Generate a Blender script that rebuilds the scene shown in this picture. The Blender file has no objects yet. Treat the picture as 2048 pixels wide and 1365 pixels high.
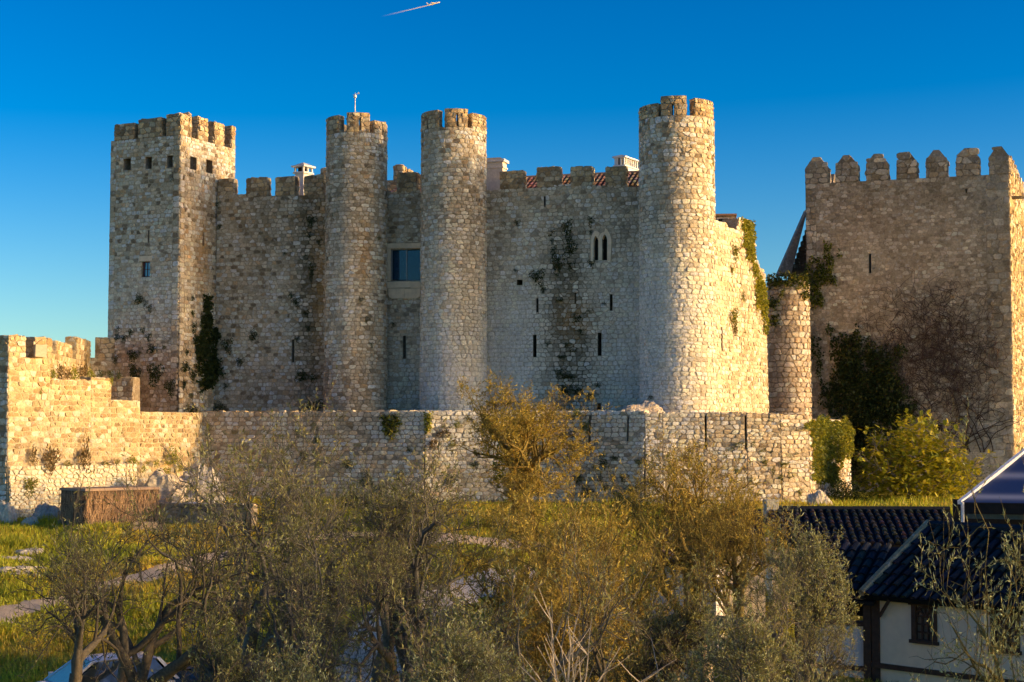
import bpy, math, random
import numpy as np
from bisect import bisect_left

# ------------------------------------------------------------------ camera, sky, sun, exposure
scene = bpy.context.scene
COL = scene.collection
F, HOR, CX, CY = 3420.0, 870.0, 1024.0, 682.5      # focal length and horizon in photograph pixels
TILT = math.atan((HOR - CY) / F)
CT, ST = math.cos(TILT), math.sin(TILT)
cam_data = bpy.data.cameras.new('camera')
cam_data.sensor_width = 36.0
cam_data.lens = F / 2048.0 * 36.0
cam_data.clip_start, cam_data.clip_end = 0.5, 20000.0
cam = bpy.data.objects.new('camera', cam_data)
COL.objects.link(cam)
cam.location = (0, 0, 0)
cam.rotation_euler = (math.pi / 2 + TILT, 0, 0)
scene.camera = cam

SUN_AZ, SUN_EL = math.radians(12.0), math.radians(13.5)   # azimuth measured from +X towards the camera side
SUN = np.array([math.cos(SUN_EL) * math.cos(SUN_AZ), -math.cos(SUN_EL) * math.sin(SUN_AZ), math.sin(SUN_EL)])
world = bpy.data.worlds.new('World')
scene.world = world
world.use_nodes = True
wn, wl = world.node_tree.nodes, world.node_tree.links
wn.clear()
sky = wn.new('ShaderNodeTexSky')
sky.sky_type = 'NISHITA'
sky.sun_disc = False
sky.sun_elevation = SUN_EL
sky.sun_rotation = math.pi / 2 + SUN_AZ
sky.altitude = 100
sky.air_density, sky.dust_density, sky.ozone_density = 1.0, 1.05, 3.0
hs = wn.new('ShaderNodeHueSaturation')
hs.inputs['Saturation'].default_value = 1.22; hs.inputs['Hue'].default_value = 0.512
gm = wn.new('ShaderNodeGamma'); gm.inputs['Gamma'].default_value = 1.72
bg = wn.new('ShaderNodeBackground')
bg.inputs['Strength'].default_value = 0.1
wo = wn.new('ShaderNodeOutputWorld')
tc = wn.new('ShaderNodeTexCoord'); va = wn.new('ShaderNodeVectorMath'); va.operation = 'ADD'; va.inputs[1].default_value = (0, 0, 0.03)
wl.new(tc.outputs['Generated'], va.inputs[0]); wl.new(va.outputs[0], sky.inputs['Vector'])
wl.new(sky.outputs[0], gm.inputs['Color']); wl.new(gm.outputs[0], hs.inputs['Color']); wb = wn.new('ShaderNodeVectorMath'); wb.operation = 'MULTIPLY'; wb.inputs[1].default_value = (1.0, 0.82, 0.655)
wl.new(hs.outputs[0], wb.inputs[0]); wl.new(wb.outputs[0], bg.inputs[0]); wl.new(bg.outputs[0], wo.inputs[0])

sun_data = bpy.data.lights.new('sun', 'SUN')
sun_data.energy, sun_data.angle, sun_data.color = 2.9, math.radians(0.53), (1.0, 0.70, 0.40)
sun = bpy.data.objects.new('sun', sun_data)
COL.objects.link(sun)
from mathutils import Vector
sun.rotation_euler = Vector(SUN).to_track_quat('Z', 'Y').to_euler()

vs = scene.view_settings
vs.view_transform, vs.look, vs.exposure, vs.gamma = 'Standard', 'None', 0.24, 1.0
vs.use_curve_mapping = False
scene.cycles.max_bounces = 6
scene.cycles.transparent_max_bounces = 12

# ------------------------------------------------------------------ pixel <-> place helpers (authoring only)
def pt(px, py, Y):
    a = (CY - py) / F
    zc = Y / (CT - a * ST)
    return ((px - CX) / F * zc, Y, zc * (ST + a * CT))
def kx(px, py=600):
    a = (CY - py) / F
    return (px - CX) / F / (CT - a * ST)
def zed(py, Y): return pt(CX, py, Y)[2]
def proj(p):
    zc = p[1] * CT + p[2] * ST
    yc = -p[1] * ST + p[2] * CT
    return CX + F * p[0] / zc, CY - F * yc / zc
def plan_hit(px, p0, d, py=600):
    """point where the vertical plane through pixel column px meets the plan line p0 + s d; returns s"""
    k = kx(px, py)
    return (k * p0[1] - p0[0]) / (d[0] - k * d[1])
def unit(x, y):
    l = math.hypot(x, y); return (x / l, y / l)
def smooth(a, b, x):
    t = min(1.0, max(0.0, (x - a) / (b - a))); return t * t * (3 - 2 * t)
def lerp(a, b, t): return a + (b - a) * t
def interp(x, xs, ys): return float(np.interp(x, xs, ys))

# ------------------------------------------------------------------ materials
def new_mat(name):
    m = bpy.data.materials.new(name); m.use_nodes = True
    nt = m.node_tree; nt.nodes.clear()
    out = nt.nodes.new('ShaderNodeOutputMaterial')
    b = nt.nodes.new('ShaderNodeBsdfPrincipled')
    nt.links.new(b.outputs[0], out.inputs[0])
    b.inputs['Specular IOR Level'].default_value = 0.25
    return m, nt, b, out
def N(nt, t, **kw):
    n = nt.nodes.new(t)
    for k, v in kw.items(): setattr(n, k, v)
    return n
def noise(nt, vec, scale, detail=4, rough=0.55):
    n = N(nt, 'ShaderNodeTexNoise'); n.inputs['Scale'].default_value = scale
    n.inputs['Detail'].default_value = detail; n.inputs['Roughness'].default_value = rough
    nt.links.new(vec, n.inputs['Vector']); return n.outputs['Fac']
def ramp(nt, fac, stops):
    r = N(nt, 'ShaderNodeValToRGB'); el = r.color_ramp.elements
    while len(el) < len(stops): el.new(0.5)
    for e, (p, c) in zip(el, stops):
        e.position = p; e.color = (c, c, c, 1) if isinstance(c, (int, float)) else (*c, 1)
    nt.links.new(fac, r.inputs[0]); return r.outputs[0]
def mixc(nt, fac, a, b, mode='MIX'):
    m = N(nt, 'ShaderNodeMix', data_type='RGBA', blend_type=mode)
    for sock, v in ((m.inputs[0], fac), (m.inputs[6], a), (m.inputs[7], b)):
        if hasattr(v, 'links'): nt.links.new(v, sock)
        elif isinstance(v, (int, float)): sock.default_value = v
        else: sock.default_value = (*v, 1)
    return m.outputs[2]
def tint_of(nt):
    a = N(nt, 'ShaderNodeAttribute'); a.attribute_name = 'tint'; return a.outputs['Color']
def position(nt): return N(nt, 'ShaderNodeNewGeometry').outputs['Position']
def bump(nt, b, h, strength, dist):
    n = N(nt, 'ShaderNodeBump'); n.inputs['Strength'].default_value = strength; n.inputs['Distance'].default_value = dist
    nt.links.new(h, n.inputs['Height']); nt.links.new(n.outputs[0], b.inputs['Normal'])

def stone_material(name, speck=1.0, bstr=0.9):
    m, nt, b, _ = new_mat(name)
    p = position(nt); t = tint_of(nt)
    n1 = noise(nt, p, 1.3, 5, 0.6); n2 = noise(nt, p, 9.0, 6, 0.65); n3 = noise(nt, p, 23.0, 3, 0.7); n4 = noise(nt, p, 5.0, 5, 0.7)
    c = mixc(nt, 1.0, t, ramp(nt, n2, [(0.25, 0.6), (0.5, 1.03), (0.72, 1.35)]), 'MULTIPLY')
    c = mixc(nt, 1.0, c, ramp(nt, n1, [(0.3, (0.86, 0.83, 0.79)), (0.7, (1.18, 1.16, 1.12))]), 'MULTIPLY')
    lich = ramp(nt, n4, [(0.56, 0.0), (0.66, 0.75 * speck)])
    c = mixc(nt, lich, c, (0.56, 0.52, 0.44))
    pits = ramp(nt, n3, [(0.28, 0.7 * speck), (0.36, 0.0)])
    c = mixc(nt, pits, c, (0.06, 0.05, 0.035))
    nt.links.new(c, b.inputs['Base Color']); b.inputs['Roughness'].default_value = 0.95
    b.inputs['Specular IOR Level'].default_value = 0.1
    hgt = mixc(nt, 0.5, n2, n3)
    bump(nt, b, hgt, bstr, 0.06)
    return m
M_STONE = stone_material('rubble stone')
M_MORTAR = stone_material('lime mortar', 0.8, 1.0)
M_ROCK = stone_material('limestone rock', 0.9, 1.0)

def plain(name, col, rough=0.7, var=0.2, scale=6.0, metal=0.0, spec=0.25, bstr=0.0):
    m, nt, b, _ = new_mat(name)
    p = position(nt); n1 = noise(nt, p, scale, 5, 0.6)
    c = mixc(nt, 1.0, col, ramp(nt, n1, [(0.3, 1 - var), (0.7, 1 + var)]), 'MULTIPLY')
    nt.links.new(c, b.inputs['Base Color']); b.inputs['Roughness'].default_value = rough
    b.inputs['Metallic'].default_value = metal; b.inputs['Specular IOR Level'].default_value = spec
    if bstr: bump(nt, b, n1, bstr, 0.03)
    return m
def tinted(name, rough=0.8, var=0.15, scale=8.0, bstr=0.0, spec=0.2):
    m, nt, b, _ = new_mat(name)
    p = position(nt); n1 = noise(nt, p, scale, 5, 0.6)
    c = mixc(nt, 1.0, tint_of(nt), ramp(nt, n1, [(0.3, 1 - var), (0.7, 1 + var)]), 'MULTIPLY')
    nt.links.new(c, b.inputs['Base Color']); b.inputs['Roughness'].default_value = rough
    b.inputs['Specular IOR Level'].default_value = spec
    if bstr: bump(nt, b, n1, bstr, 0.03)
    return m
def leafy(name, trans=0.35, rough=0.55, spec=0.3):
    m, nt, b, out = new_mat(name)
    t = tint_of(nt)
    nt.links.new(t, b.inputs['Base Color']); b.inputs['Roughness'].default_value = rough
    b.inputs['Specular IOR Level'].default_value = spec
    tr = N(nt, 'ShaderNodeBsdfTranslucent'); nt.links.new(mixc(nt, 1.0, t, (1.25, 1.15, 0.6), 'MULTIPLY'), tr.inputs[0])
    mx = N(nt, 'ShaderNodeMixShader'); mx.inputs[0].default_value = trans
    nt.links.new(b.outputs[0], mx.inputs[1]); nt.links.new(tr.outputs[0], mx.inputs[2]); nt.links.new(mx.outputs[0], out.inputs[0])
    return m
M_LEAF = leafy('leaves')
M_TINT = tinted('painted and weathered', bstr=0.15)
M_BARK = tinted('bark', 0.9, 0.35, 14.0, 0.5)
M_WHITE = plain('limewash', (0.82, 0.79, 0.73), 0.85, 0.08, 3.0, bstr=0.15)
M_DRESSED = plain('dressed limestone', (0.84, 0.69, 0.47), 0.85, 0.14, 2.5, bstr=0.2)
M_DARKWOOD = plain('dark brown timber', (0.075, 0.045, 0.03), 0.7, 0.25, 7.0, bstr=0.2)
M_REDWOOD = plain('oxblood window paint', (0.09, 0.02, 0.018), 0.6, 0.1)
M_BLACKTILE = plain('black glazed roof tile', (0.014, 0.016, 0.018), 0.5, 0.3, 5.0, spec=0.3)
M_IRON = plain('grey iron', (0.35, 0.35, 0.34), 0.5, 0.1, metal=0.5)
M_DARK = plain('unlit interior', (0.02, 0.018, 0.016), 0.9, 0.1)
def glass_mat(name, col, rough=0.05):
    m, nt, b, _ = new_mat(name)
    b.inputs['Base Color'].default_value = (*col, 1); b.inputs['Roughness'].default_value = rough
    b.inputs['Specular IOR Level'].default_value = 0.9; b.inputs['Coat Weight'].default_value = 0.6
    b.inputs['Coat Roughness'].default_value = 0.02
    return m
def clear_glass(name, col, through, k):
    m = glass_mat(name, col); nt = m.node_tree; out = [n for n in nt.nodes if n.type == 'OUTPUT_MATERIAL'][0]; b = [n for n in nt.nodes if n.type == 'BSDF_PRINCIPLED'][0]
    tr = N(nt, 'ShaderNodeBsdfTransparent'); tr.inputs[0].default_value = (*through, 1); mx = N(nt, 'ShaderNodeMixShader'); mx.inputs[0].default_value = k
    nt.links.new(b.outputs[0], mx.inputs[1]); nt.links.new(tr.outputs[0], mx.inputs[2]); nt.links.new(mx.outputs[0], out.inputs[0]); return m
M_GLASS = clear_glass('blue tinted glass', (0.01, 0.05, 0.10), (0.45, 0.75, 0.9), 0.5)
M_PANE = glass_mat('window pane', (0.05, 0.11, 0.16))

# ------------------------------------------------------------------ mesh helpers
class Geo:
    def __init__(s): s.v, s.f, s.t, s.m = [], [], [], []
    def add(s, verts, faces, tint=None, mat=0):
        o = len(s.v); s.v.extend(verts); s.f.extend([tuple(i + o for i in f) for f in faces])
        s.t.extend(tint if (tint and not isinstance(tint[0], (int, float))) else [tint or (1, 1, 1)] * len(verts))
        s.m.extend([mat] * len(faces)); return s
    def box(s, c, sx, sy, sz, rot=0.0, tint=None, mat=0, taper=1.0):
        """box with its base centre at c"""
        cr, sr = math.cos(rot), math.sin(rot); vv = []
        for k, q in ((0, 1.0), (1, taper)):
            for x, y in ((-.5, -.5), (.5, -.5), (.5, .5), (-.5, .5)):
                x *= sx * q; y *= sy * q
                vv.append((c[0] + x * cr - y * sr, c[1] + x * sr + y * cr, c[2] + sz * k))
        return s.add(vv, [(0, 3, 2, 1), (4, 5, 6, 7), (0, 1, 5, 4), (1, 2, 6, 5), (2, 3, 7, 6), (3, 0, 4, 7)], tint, mat)
    def hexa(s, a, b, tint=None, mat=0):
        """solid between two quads a and b"""
        return s.add(list(a) + list(b), [(0, 3, 2, 1), (4, 5, 6, 7), (0, 1, 5, 4), (1, 2, 6, 5), (2, 3, 7, 6), (3, 0, 4, 7)], tint, mat)
    def tube(s, pts, rad, sides=5, tint=None, mat=0, cap=True):
        pts = [np.array(p, float) for p in pts]; n = len(pts)
        if isinstance(rad, (int, float)): rad = [rad] * n
        vv = []; up = np.array((0.31, 0.17, 0.93))
        for i in range(n):
            d = pts[min(i + 1, n - 1)] - pts[max(i - 1, 0)]; d /= (np.linalg.norm(d) + 1e-9)
            a = np.cross(d, up); la = np.linalg.norm(a)
            if la < 0.2: a = np.cross(d, (1, 0, 0)); la = np.linalg.norm(a)
            a /= la; b = np.cross(d, a)
            for j in range(sides):
                q = 2 * math.pi * j / sides
                vv.append(tuple(pts[i] + rad[i] * (math.cos(q) * a + math.sin(q) * b)))
        ff = [(i * sides + j, i * sides + (j + 1) % sides, (i + 1) * sides + (j + 1) % sides, (i + 1) * sides + j) for i in range(n - 1) for j in range(sides)]
        if cap: ff += [tuple(range(sides))[::-1], tuple((n - 1) * sides + j for j in range(sides))]
        return s.add(vv, ff, tint, mat)
    def lathe(s, c, prof, n=16, tint=None, mat=0):
        vv = [(c[0] + r * math.cos(2 * math.pi * j / n), c[1] + r * math.sin(2 * math.pi * j / n), c[2] + z) for r, z in prof for j in range(n)]
        ff = [(i * n + j, i * n + (j + 1) % n, (i + 1) * n + (j + 1) % n, (i + 1) * n + j) for i in range(len(prof) - 1) for j in range(n)]
        ff += [tuple(range(n))[::-1], tuple((len(prof) - 1) * n + j for j in range(n))]
        return s.add(vv, ff, tint, mat)
    def build(s, name, mats, parent=None, base=None, smooth=False):
        return make_mesh(name, s.v, s.f, s.t, mats, parent, base, s.m, smooth)

def make_mesh(name, verts, faces, tint, mats, parent=None, base=None, midx=None, smooth=False):
    me = bpy.data.meshes.new(name)
    v = np.asarray(verts, np.float32)
    if base is None and parent is not None: base = parent.get('_base')
    if base is not None: v = v - np.asarray(tuple(base), np.float32)
    me.from_pydata(v.tolist(), [], faces) if not isinstance(faces, np.ndarray) else fast_fill(me, v, faces)
    if tint is not None and len(tint):
        at = me.color_attributes.new('tint', 'FLOAT_COLOR', 'POINT')
        c = np.ones((len(v), 4), np.float32); c[:, :3] = np.asarray(tint, np.float32)
        at.data.foreach_set('color', c.ravel())
    for m in (mats if isinstance(mats, (list, tuple)) else [mats]): me.materials.append(m)
    if midx is not None and isinstance(mats, (list, tuple)) and len(mats) > 1:
        me.polygons.foreach_set('material_index', np.asarray(midx, np.int32))
    if smooth: me.polygons.foreach_set('use_smooth', np.ones(len(me.polygons), bool))
    o = bpy.data.objects.new(name, me); COL.objects.link(o)
    if parent is not None: o.parent = parent
    elif base is not None: o.location = tuple(base)
    return o
def fast_fill(me, v, faces):
    n, k = faces.shape
    me.vertices.add(len(v)); me.vertices.foreach_set('co', v.ravel())
    me.loops.add(n * k); me.loops.foreach_set('vertex_index', faces.astype(np.int32).ravel())
    me.polygons.add(n); me.polygons.foreach_set('loop_start', np.arange(0, n * k, k, dtype=np.int32))
    me.update(calc_edges=True)

def tag(o, label, cat, group=None, kind=None):
    if label: o['label'] = label
    if cat: o['category'] = cat
    if group: o['group'] = group
    if kind: o['kind'] = kind
    return o
BASES = {}
def thing(name, label, cat, loc, group=None):
    o = bpy.data.objects.new(name, None); COL.objects.link(o)
    o.location = tuple(loc); o.empty_display_size = 0.3
    o['_base'] = [float(c) for c in loc]
    return tag(o, label, cat, group)
def structure(o):
    o['kind'] = 'structure'; return o
def copy_thing(o, loc, rotz=0.0, scale=1.0, label=None):
    r = o.copy(); COL.objects.link(r); r.location = loc; r.rotation_euler = (0, 0, rotz); r.scale = (scale,) * 3
    if label: r['label'] = label
    for ch in o.children:
        c = ch.copy(); COL.objects.link(c); c.parent = r
        for g in ch.children:
            d = g.copy(); COL.objects.link(d); d.parent = c
    return r

# ------------------------------------------------------------------ surfaces and masonry
class Flat:
    """vertical (or battered) face from plan point p0 to p1; u along, v = height, d = outwards"""
    def __init__(s, p0, p1, batter=0.0, zref=0.0):
        s.p0, s.p1 = p0, p1; s.L = math.hypot(p1[0] - p0[0], p1[1] - p0[1])
        s.d = unit(p1[0] - p0[0], p1[1] - p0[1]); s.n = (s.d[1], -s.d[0]); s.b, s.zr = batter, zref
    def __call__(s, u, v, d=0.0):
        q = d + s.b * (s.zr - v)
        return (s.p0[0] + s.d[0] * u + s.n[0] * q, s.p0[1] + s.d[1] * u + s.n[1] * q, v)
    def u_at(s, px, py=600): return plan_hit(px, s.p0, s.d, py)
    def at(s, px, py):
        """surface coordinates under a pixel of the photograph"""
        u = s.u_at(px, py); return u, zed(py, s.p0[1] + s.d[1] * u)
    def offset(s, k):
        return Flat((s.p0[0] + s.n[0] * k, s.p0[1] + s.n[1] * k), (s.p1[0] + s.n[0] * k, s.p1[1] + s.n[1] * k), s.b, s.zr)
class Round:
    """upright drum; u = arc length at the top radius, 0 faces the viewer"""
    def __init__(s, c, R, batter=0.0, ztop=0.0, lean=(0, 0)):
        s.c, s.R, s.b, s.zt, s.lean = c, R, batter, ztop, lean; s.n = None
    def __call__(s, u, v, d=0.0):
        a = u / s.R; r = s.R + d + s.b * (s.zt - v); k = v - s.zt
        return (s.c[0] + r * math.sin(a) + s.lean[0] * k, s.c[1] - r * math.cos(a) + s.lean[1] * k, v)
    def at(s, px, py):
        y = s.c[1] - s.R * 0.8
        x = pt(px, py, y)[0]; z = zed(py, y); r = s.R + s.b * (s.zt - z)
        q = max(-0.99, min(0.99, (x - s.c[0] - s.lean[0] * (z - s.zt)) / r)); return math.asin(q) * s.R, z
class Top:
    """horizontal face: u along dir, v along the inward normal, d upwards"""
    def __init__(s, o, d, z): s.o, s.d, s.n, s.z = o, d, (-d[1], d[0]), z
    def __call__(s, u, v, d=0.0):
        return (s.o[0] + s.d[0] * u + s.n[0] * v, s.o[1] + s.d[1] * u + s.n[1] * v, s.z + d)

def clip(poly, nx, ny, c):
    """keep the side where nx x + ny y <= c"""
    out = []; n = len(poly)
    for i in range(n):
        a = poly[i]; b = poly[(i + 1) % n]
        da = nx * a[0] + ny * a[1] - c; db = nx * b[0] + ny * b[1] - c
        if da <= 0: out.append(a)
        if (da < 0 < db) or (db < 0 < da):
            t = da / (da - db); out.append((a[0] + (b[0] - a[0]) * t, a[1] + (b[1] - a[1]) * t))
    return out
def area_c(p):
    A = x = y = 0.0
    for i in range(len(p)):
        a, b = p[i], p[(i + 1) % len(p)]; k = a[0] * b[1] - b[0] * a[1]
        A += k; x += (a[0] + b[0]) * k; y += (a[1] + b[1]) * k
    A /= 2
    if abs(A) < 1e-9: return 0.0, p[0][0], p[0][1]
    return abs(A), x / (6 * A), y / (6 * A)

def cells(u0, u1, v0, v1, w, h, rng, irr=1.0):
    rows = []; v = v0
    while v < v1 - 0.3 * h:
        hh = h * rng.uniform(1 - 0.3 * irr, 1 + 0.35 * irr)
        if v1 - v - hh < 0.45 * h: hh = v1 - v
        us, vv = [], []; u = u0 - rng.random() * 0.5 * w
        while u < u1:
            ww = w * rng.choice((0.45, 0.6, 0.8, 0.95, 1.1, 1.3, 1.75)) * rng.uniform(0.9, 1.1)
            us.append(u + ww * 0.5); vv.append(v + hh * 0.5 + rng.gauss(0, 0.09 * irr) * hh); u += ww
        rows.append((us, vv)); v += hh
    sx, sy = 1.0 / w, 1.0 / h * 1.5
    out = []
    for r, (us, vv) in enumerate(rows):
        for i, (u, v) in enumerate(zip(us, vv)):
            poly = [(max(u0, u - 1.6 * w), max(v0, v - 1.5 * h)), (min(u1, u + 1.6 * w), max(v0, v - 1.5 * h)),
                    (min(u1, u + 1.6 * w), min(v1, v + 1.5 * h)), (max(u0, u - 1.6 * w), min(v1, v + 1.5 * h))]
            if poly[0][0] >= poly[1][0]: continue
            for rr in range(max(0, r - 2), min(len(rows), r + 3)):
                ou, ov = rows[rr]; reach = 2.0 * w if abs(rr - r) < 2 else 0.8 * w
                j = bisect_left(ou, u - reach)
                while j < len(ou) and ou[j] < u + reach:
                    if rr != r or j != i:
                        dx, dy = (ou[j] - u) * sx * sx, (ov[j] - v) * sy * sy
                        c = dx * (ou[j] + u) / 2 + dy * (ov[j] + v) / 2
                        poly = clip(poly, dx, dy, c)
                        if len(poly) < 3: break
                    j += 1
                if len(poly) < 3: break
            if len(poly) >= 3: out.append(poly)
    return out

def gain(c): return (min(.69, c[0] * 1.45), min(.67, c[1] * 1.41), min(.62, c[2] * 1.3))
class Stone:
    __slots__ = ('v', 'f', 't', 'a')

def masonry(S, u0, u1, v0, v1, w, h, seed, paint, joint=0.014, proud=0.028, holes=(), top=None, irr=1.0, fine=True, keep=None):
    rng = random.Random(seed); res = []
    for p in cells(u0, u1, v0, v1, w, h, rng, irr):
        for (a, b, c, d) in holes:
            A, x, y = area_c(p)
            if A == 0: break
            if max(q[0] for q in p) <= a or min(q[0] for q in p) >= b or max(q[1] for q in p) <= c or min(q[1] for q in p) >= d: continue
            best = max((clip(p, 1, 0, a), clip(p, -1, 0, -b), clip(p, 0, 1, c), clip(p, 0, -1, -d)), key=lambda q: area_c(q)[0] if len(q) > 2 else 0)
            p = best
            if len(p) < 3: break
        if len(p) < 3: continue
        A, cu, cv = area_c(p)
        if A < 0.12 * w * h: continue
        if top is not None and cv > top(cu) - 0.25 * h: continue
        if keep is not None and not keep(cu, cv): continue
        p2 = []
        for q in p:
            dd = math.hypot(q[0] - cu, q[1] - cv) + 1e-6; k = max(0.3, 1 - joint * rng.uniform(0.7, 1.6) / dd)
            p2.append((cu + (q[0] - cu) * k, cv + (q[1] - cv) * k))
        # drop nearly repeated corners, round the others
        q2 = [q for i, q in enumerate(p2) if math.hypot(q[0] - p2[i - 1][0], q[1] - p2[i - 1][1]) > 0.12 * min(w, h)]
        if len(q2) < 3: q2 = p2
        if fine and len(q2) <= 7:
            r2 = []
            for i, q in enumerate(q2):
                a, b = q2[i - 1], q2[(i + 1) % len(q2)]
                r2.append((q[0] * .78 + a[0] * .22, q[1] * .78 + a[1] * .22)); r2.append((q[0] * .78 + b[0] * .22, q[1] * .78 + b[1] * .22))
            q2 = r2
        n = len(q2); d0 = proud * rng.uniform(0.55, 1.5); tx, ty = rng.gauss(0, .10), rng.gauss(0, .10)
        V = [S(a, b, -0.04) for a, b in q2]
        for a, b in q2:
            V.append(S(cu + (a - cu) * .91, cv + (b - cv) * .90, max(0.006, d0 + (a - cu) * tx + (b - cv) * ty + rng.uniform(-.008, .008))))
        V.append(S(cu + rng.uniform(-.15, .15) * w, cv + rng.uniform(-.15, .15) * h, d0 + 0.004 + rng.uniform(0, 0.012)))
        Fc = [(i, (i + 1) % n, n + (i + 1) % n, n + i) for i in range(n)] + [(n + i, n + (i + 1) % n, 2 * n) for i in range(n)]
        c3 = S(cu, cv, 0.0); px, py = proj(c3)
        s = Stone(); s.v, s.f, s.t = V, Fc, gain(paint(px, py, rng))
        e = 0.05
        a0, a1, a2 = proj(S(cu - e, cv, 0)), proj(S(cu + e, cv, 0)), proj(S(cu, cv + e, 0))
        jac = ((a1[0] - a0[0]) / (2 * e)) * (-(a2[1] - py) / e) - (-(a1[1] - a0[1]) / (2 * e)) * ((a2[0] - px) / e)
        s.a = A * jac if (-5 < px < 2053 and -5 < py < 1370) else 0.0
        res.append(s)
    return res

def put_stones(root, stones, cap=300, minpx=80.0, name='stone'):
    """the stones that show largest become parts of their own, the rest one joined part"""
    st = sorted(stones, key=lambda s: -s.a)
    own = [s for s in st[:cap] if s.a >= minpx]; rest = st[len(own):]
    for s in own:
        make_mesh(name, s.v, s.f, [s.t] * len(s.v), M_STONE, root)
    if rest:
        g = Geo()
        for s in rest: g.add(s.v, s.f, [s.t] * len(s.v))
        o = g.build('rubble_masonry', M_STONE, root); o['kind'] = 'stuff'
    return len(own)

def core(S, u0, u1, v0, v1, paint, seed, thick=1.2, holes=(), top=None, step=0.6, back=True, name='wall_core', parent=None, deep=0.9, geo=None, ends=True):
    """the mortar body behind the stones, with real recesses for its openings"""
    rng = random.Random(seed); g = geo or Geo()
    us = sorted(set([u0, u1] + [x for hh in holes for x in hh[:2]] + list(np.arange(u0, u1, step))))
    vs_ = sorted(set([v0, v1] + [x for hh in holes for x in hh[2:]] + list(np.arange(v0, v1, step))))
    us = [x for i, x in enumerate(us) if i == 0 or x - us[i - 1] > 1e-4]; vs_ = [x for i, x in enumerate(vs_) if i == 0 or x - vs_[i - 1] > 1e-4]
    nu, nv = len(us), len(vs_)
    def tv(u, v): return min(v, top(u)) if top else v
    V = [S(u, tv(u, v), 0.0) for v in vs_ for u in us]
    T = [gain(paint(*proj(p), rng)) for p in V]
    Fc = []
    for j in range(nv - 1):
        for i in range(nu - 1):
            mu, mv = (us[i] + us[i + 1]) / 2, (vs_[j] + vs_[j + 1]) / 2
            if any(a < mu < b and c < mv < d for a, b, c, d in holes): continue
            if top and vs_[j] >= top(us[i]) and vs_[j] >= top(us[i + 1]): continue
            Fc.append((j * nu + i, j * nu + i + 1, (j + 1) * nu + i + 1, (j + 1) * nu + i))
    g.add(V, Fc, T)
    tt = paint(*proj(S((u0 + u1) / 2, v0 * .4 + v1 * .6)), rng)
    for (a, b, c, d) in holes:
        dp = -deep
        q = [S(a, c, 0), S(b, c, 0), S(b, d, 0), S(a, d, 0)]; r = [S(a, c, dp), S(b, c, dp), S(b, d, dp), S(a, d, dp)]
        g.add(q + r, [(0, 1, 5, 4), (1, 2, 6, 5), (2, 3, 7, 6), (3, 0, 4, 7)], tt)
        g.add(r, [(0, 1, 2, 3)], (0.03, 0.026, 0.02))  # recess back coloured near-black to stand in for the dark room behind
    if back:
        for i in range(nu - 1):
            a, b = us[i], us[i + 1]; ta, tb = tv(a, v1), tv(b, v1)
            g.add([S(a, ta, 0), S(b, tb, 0), S(b, tb, -thick), S(a, ta, -thick)], [(0, 1, 2, 3)], tt)
            g.add([S(a, v0, -thick), S(b, v0, -thick), S(b, tb, -thick), S(a, ta, -thick)], [(3, 2, 1, 0)], tt)
        if ends:
            for a in (u0, u1):
                g.add([S(a, v0, 0), S(a, tv(a, v1), 0), S(a, tv(a, v1), -thick), S(a, v0, -thick)], [(0, 1, 2, 3) if a == u0 else (3, 2, 1, 0)], tt)
    if geo is None: return g.build(name, M_MORTAR, parent)

# ------------------------------------------------------------------ stone colours: the mix of stones and their stains
def gs(px, py, cx, cy, sx, sy): return math.exp(-0.5 * (((px - cx) / sx) ** 2 + ((py - cy) / sy) ** 2))
def wave(x, s): return 0.5 + 0.5 * math.sin(x * 0.021 + s) * math.sin(x * 0.057 + 1.7 * s) 
def zones(px, py):
    white = 0.95 * gs(px, py, 930, 770, 90, 110) + 0.85 * gs(px, py, 1050, 690, 90, 120) + 0.85 * gs(px, py, 1335, 640, 60, 150) + 0.5 * gs(px, py, 1230, 720, 70, 120) \
        + 0.55 * gs(px, py, 685, 520, 26, 130) + 0.6 * gs(px, py, 310, 600, 55, 55) + 0.35 * gs(px, py, 1200, 520, 110, 90) + 0.4 * gs(px, py, 890, 480, 40, 100) \
        + 0.5 * gs(px, py, 150, 975, 120, 30) + 0.35 * gs(px, py, 1150, 930, 160, 60)
    cyan = 0.9 * gs(px, py, 930, 790, 80, 60) + 0.6 * gs(px, py, 1010, 700, 70, 100) + 0.9 * gs(px, py, 1335, 680, 50, 140) + 0.6 * gs(px, py, 1230, 740, 50, 70)
    dark = 1.0 * gs(px, py, 622, 600, 20, 170) + 1.1 * gs(px, py, 1128, 540, 22, 80) + 1.0 * gs(px, py, 1140, 730, 38, 110) + 0.35 * gs(px, py, 540, 440, 70, 60) \
        + 0.5 * gs(px, py, 945, 600, 22, 140) + 0.4 * gs(px, py, 740, 640, 20, 150) + 0.4 * gs(px, py, 1300, 420, 60, 60) + 0.35 * gs(px, py, 700, 400, 60, 60) \
        + 0.35 * gs(px, py, 910, 410, 60, 40) + 0.5 * gs(px, py, 1130, 900, 60, 60)
    orange = 1.0 * gs(px, py, 405, 520, 8, 50) + 0.7 * gs(px, py, 725, 500, 10, 40) + 0.7 * gs(px, py, 640, 560, 10, 120) + 0.5 * gs(px, py, 1150, 640, 30, 30)
    brown = 0.9 * gs(px, py, 300, 770, 80, 60) + 0.6 * gs(px, py, 700, 780, 60, 60) + 0.5 * gs(px, py, 560, 790, 60, 40)
    return white, cyan, dark, orange, brown
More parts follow.
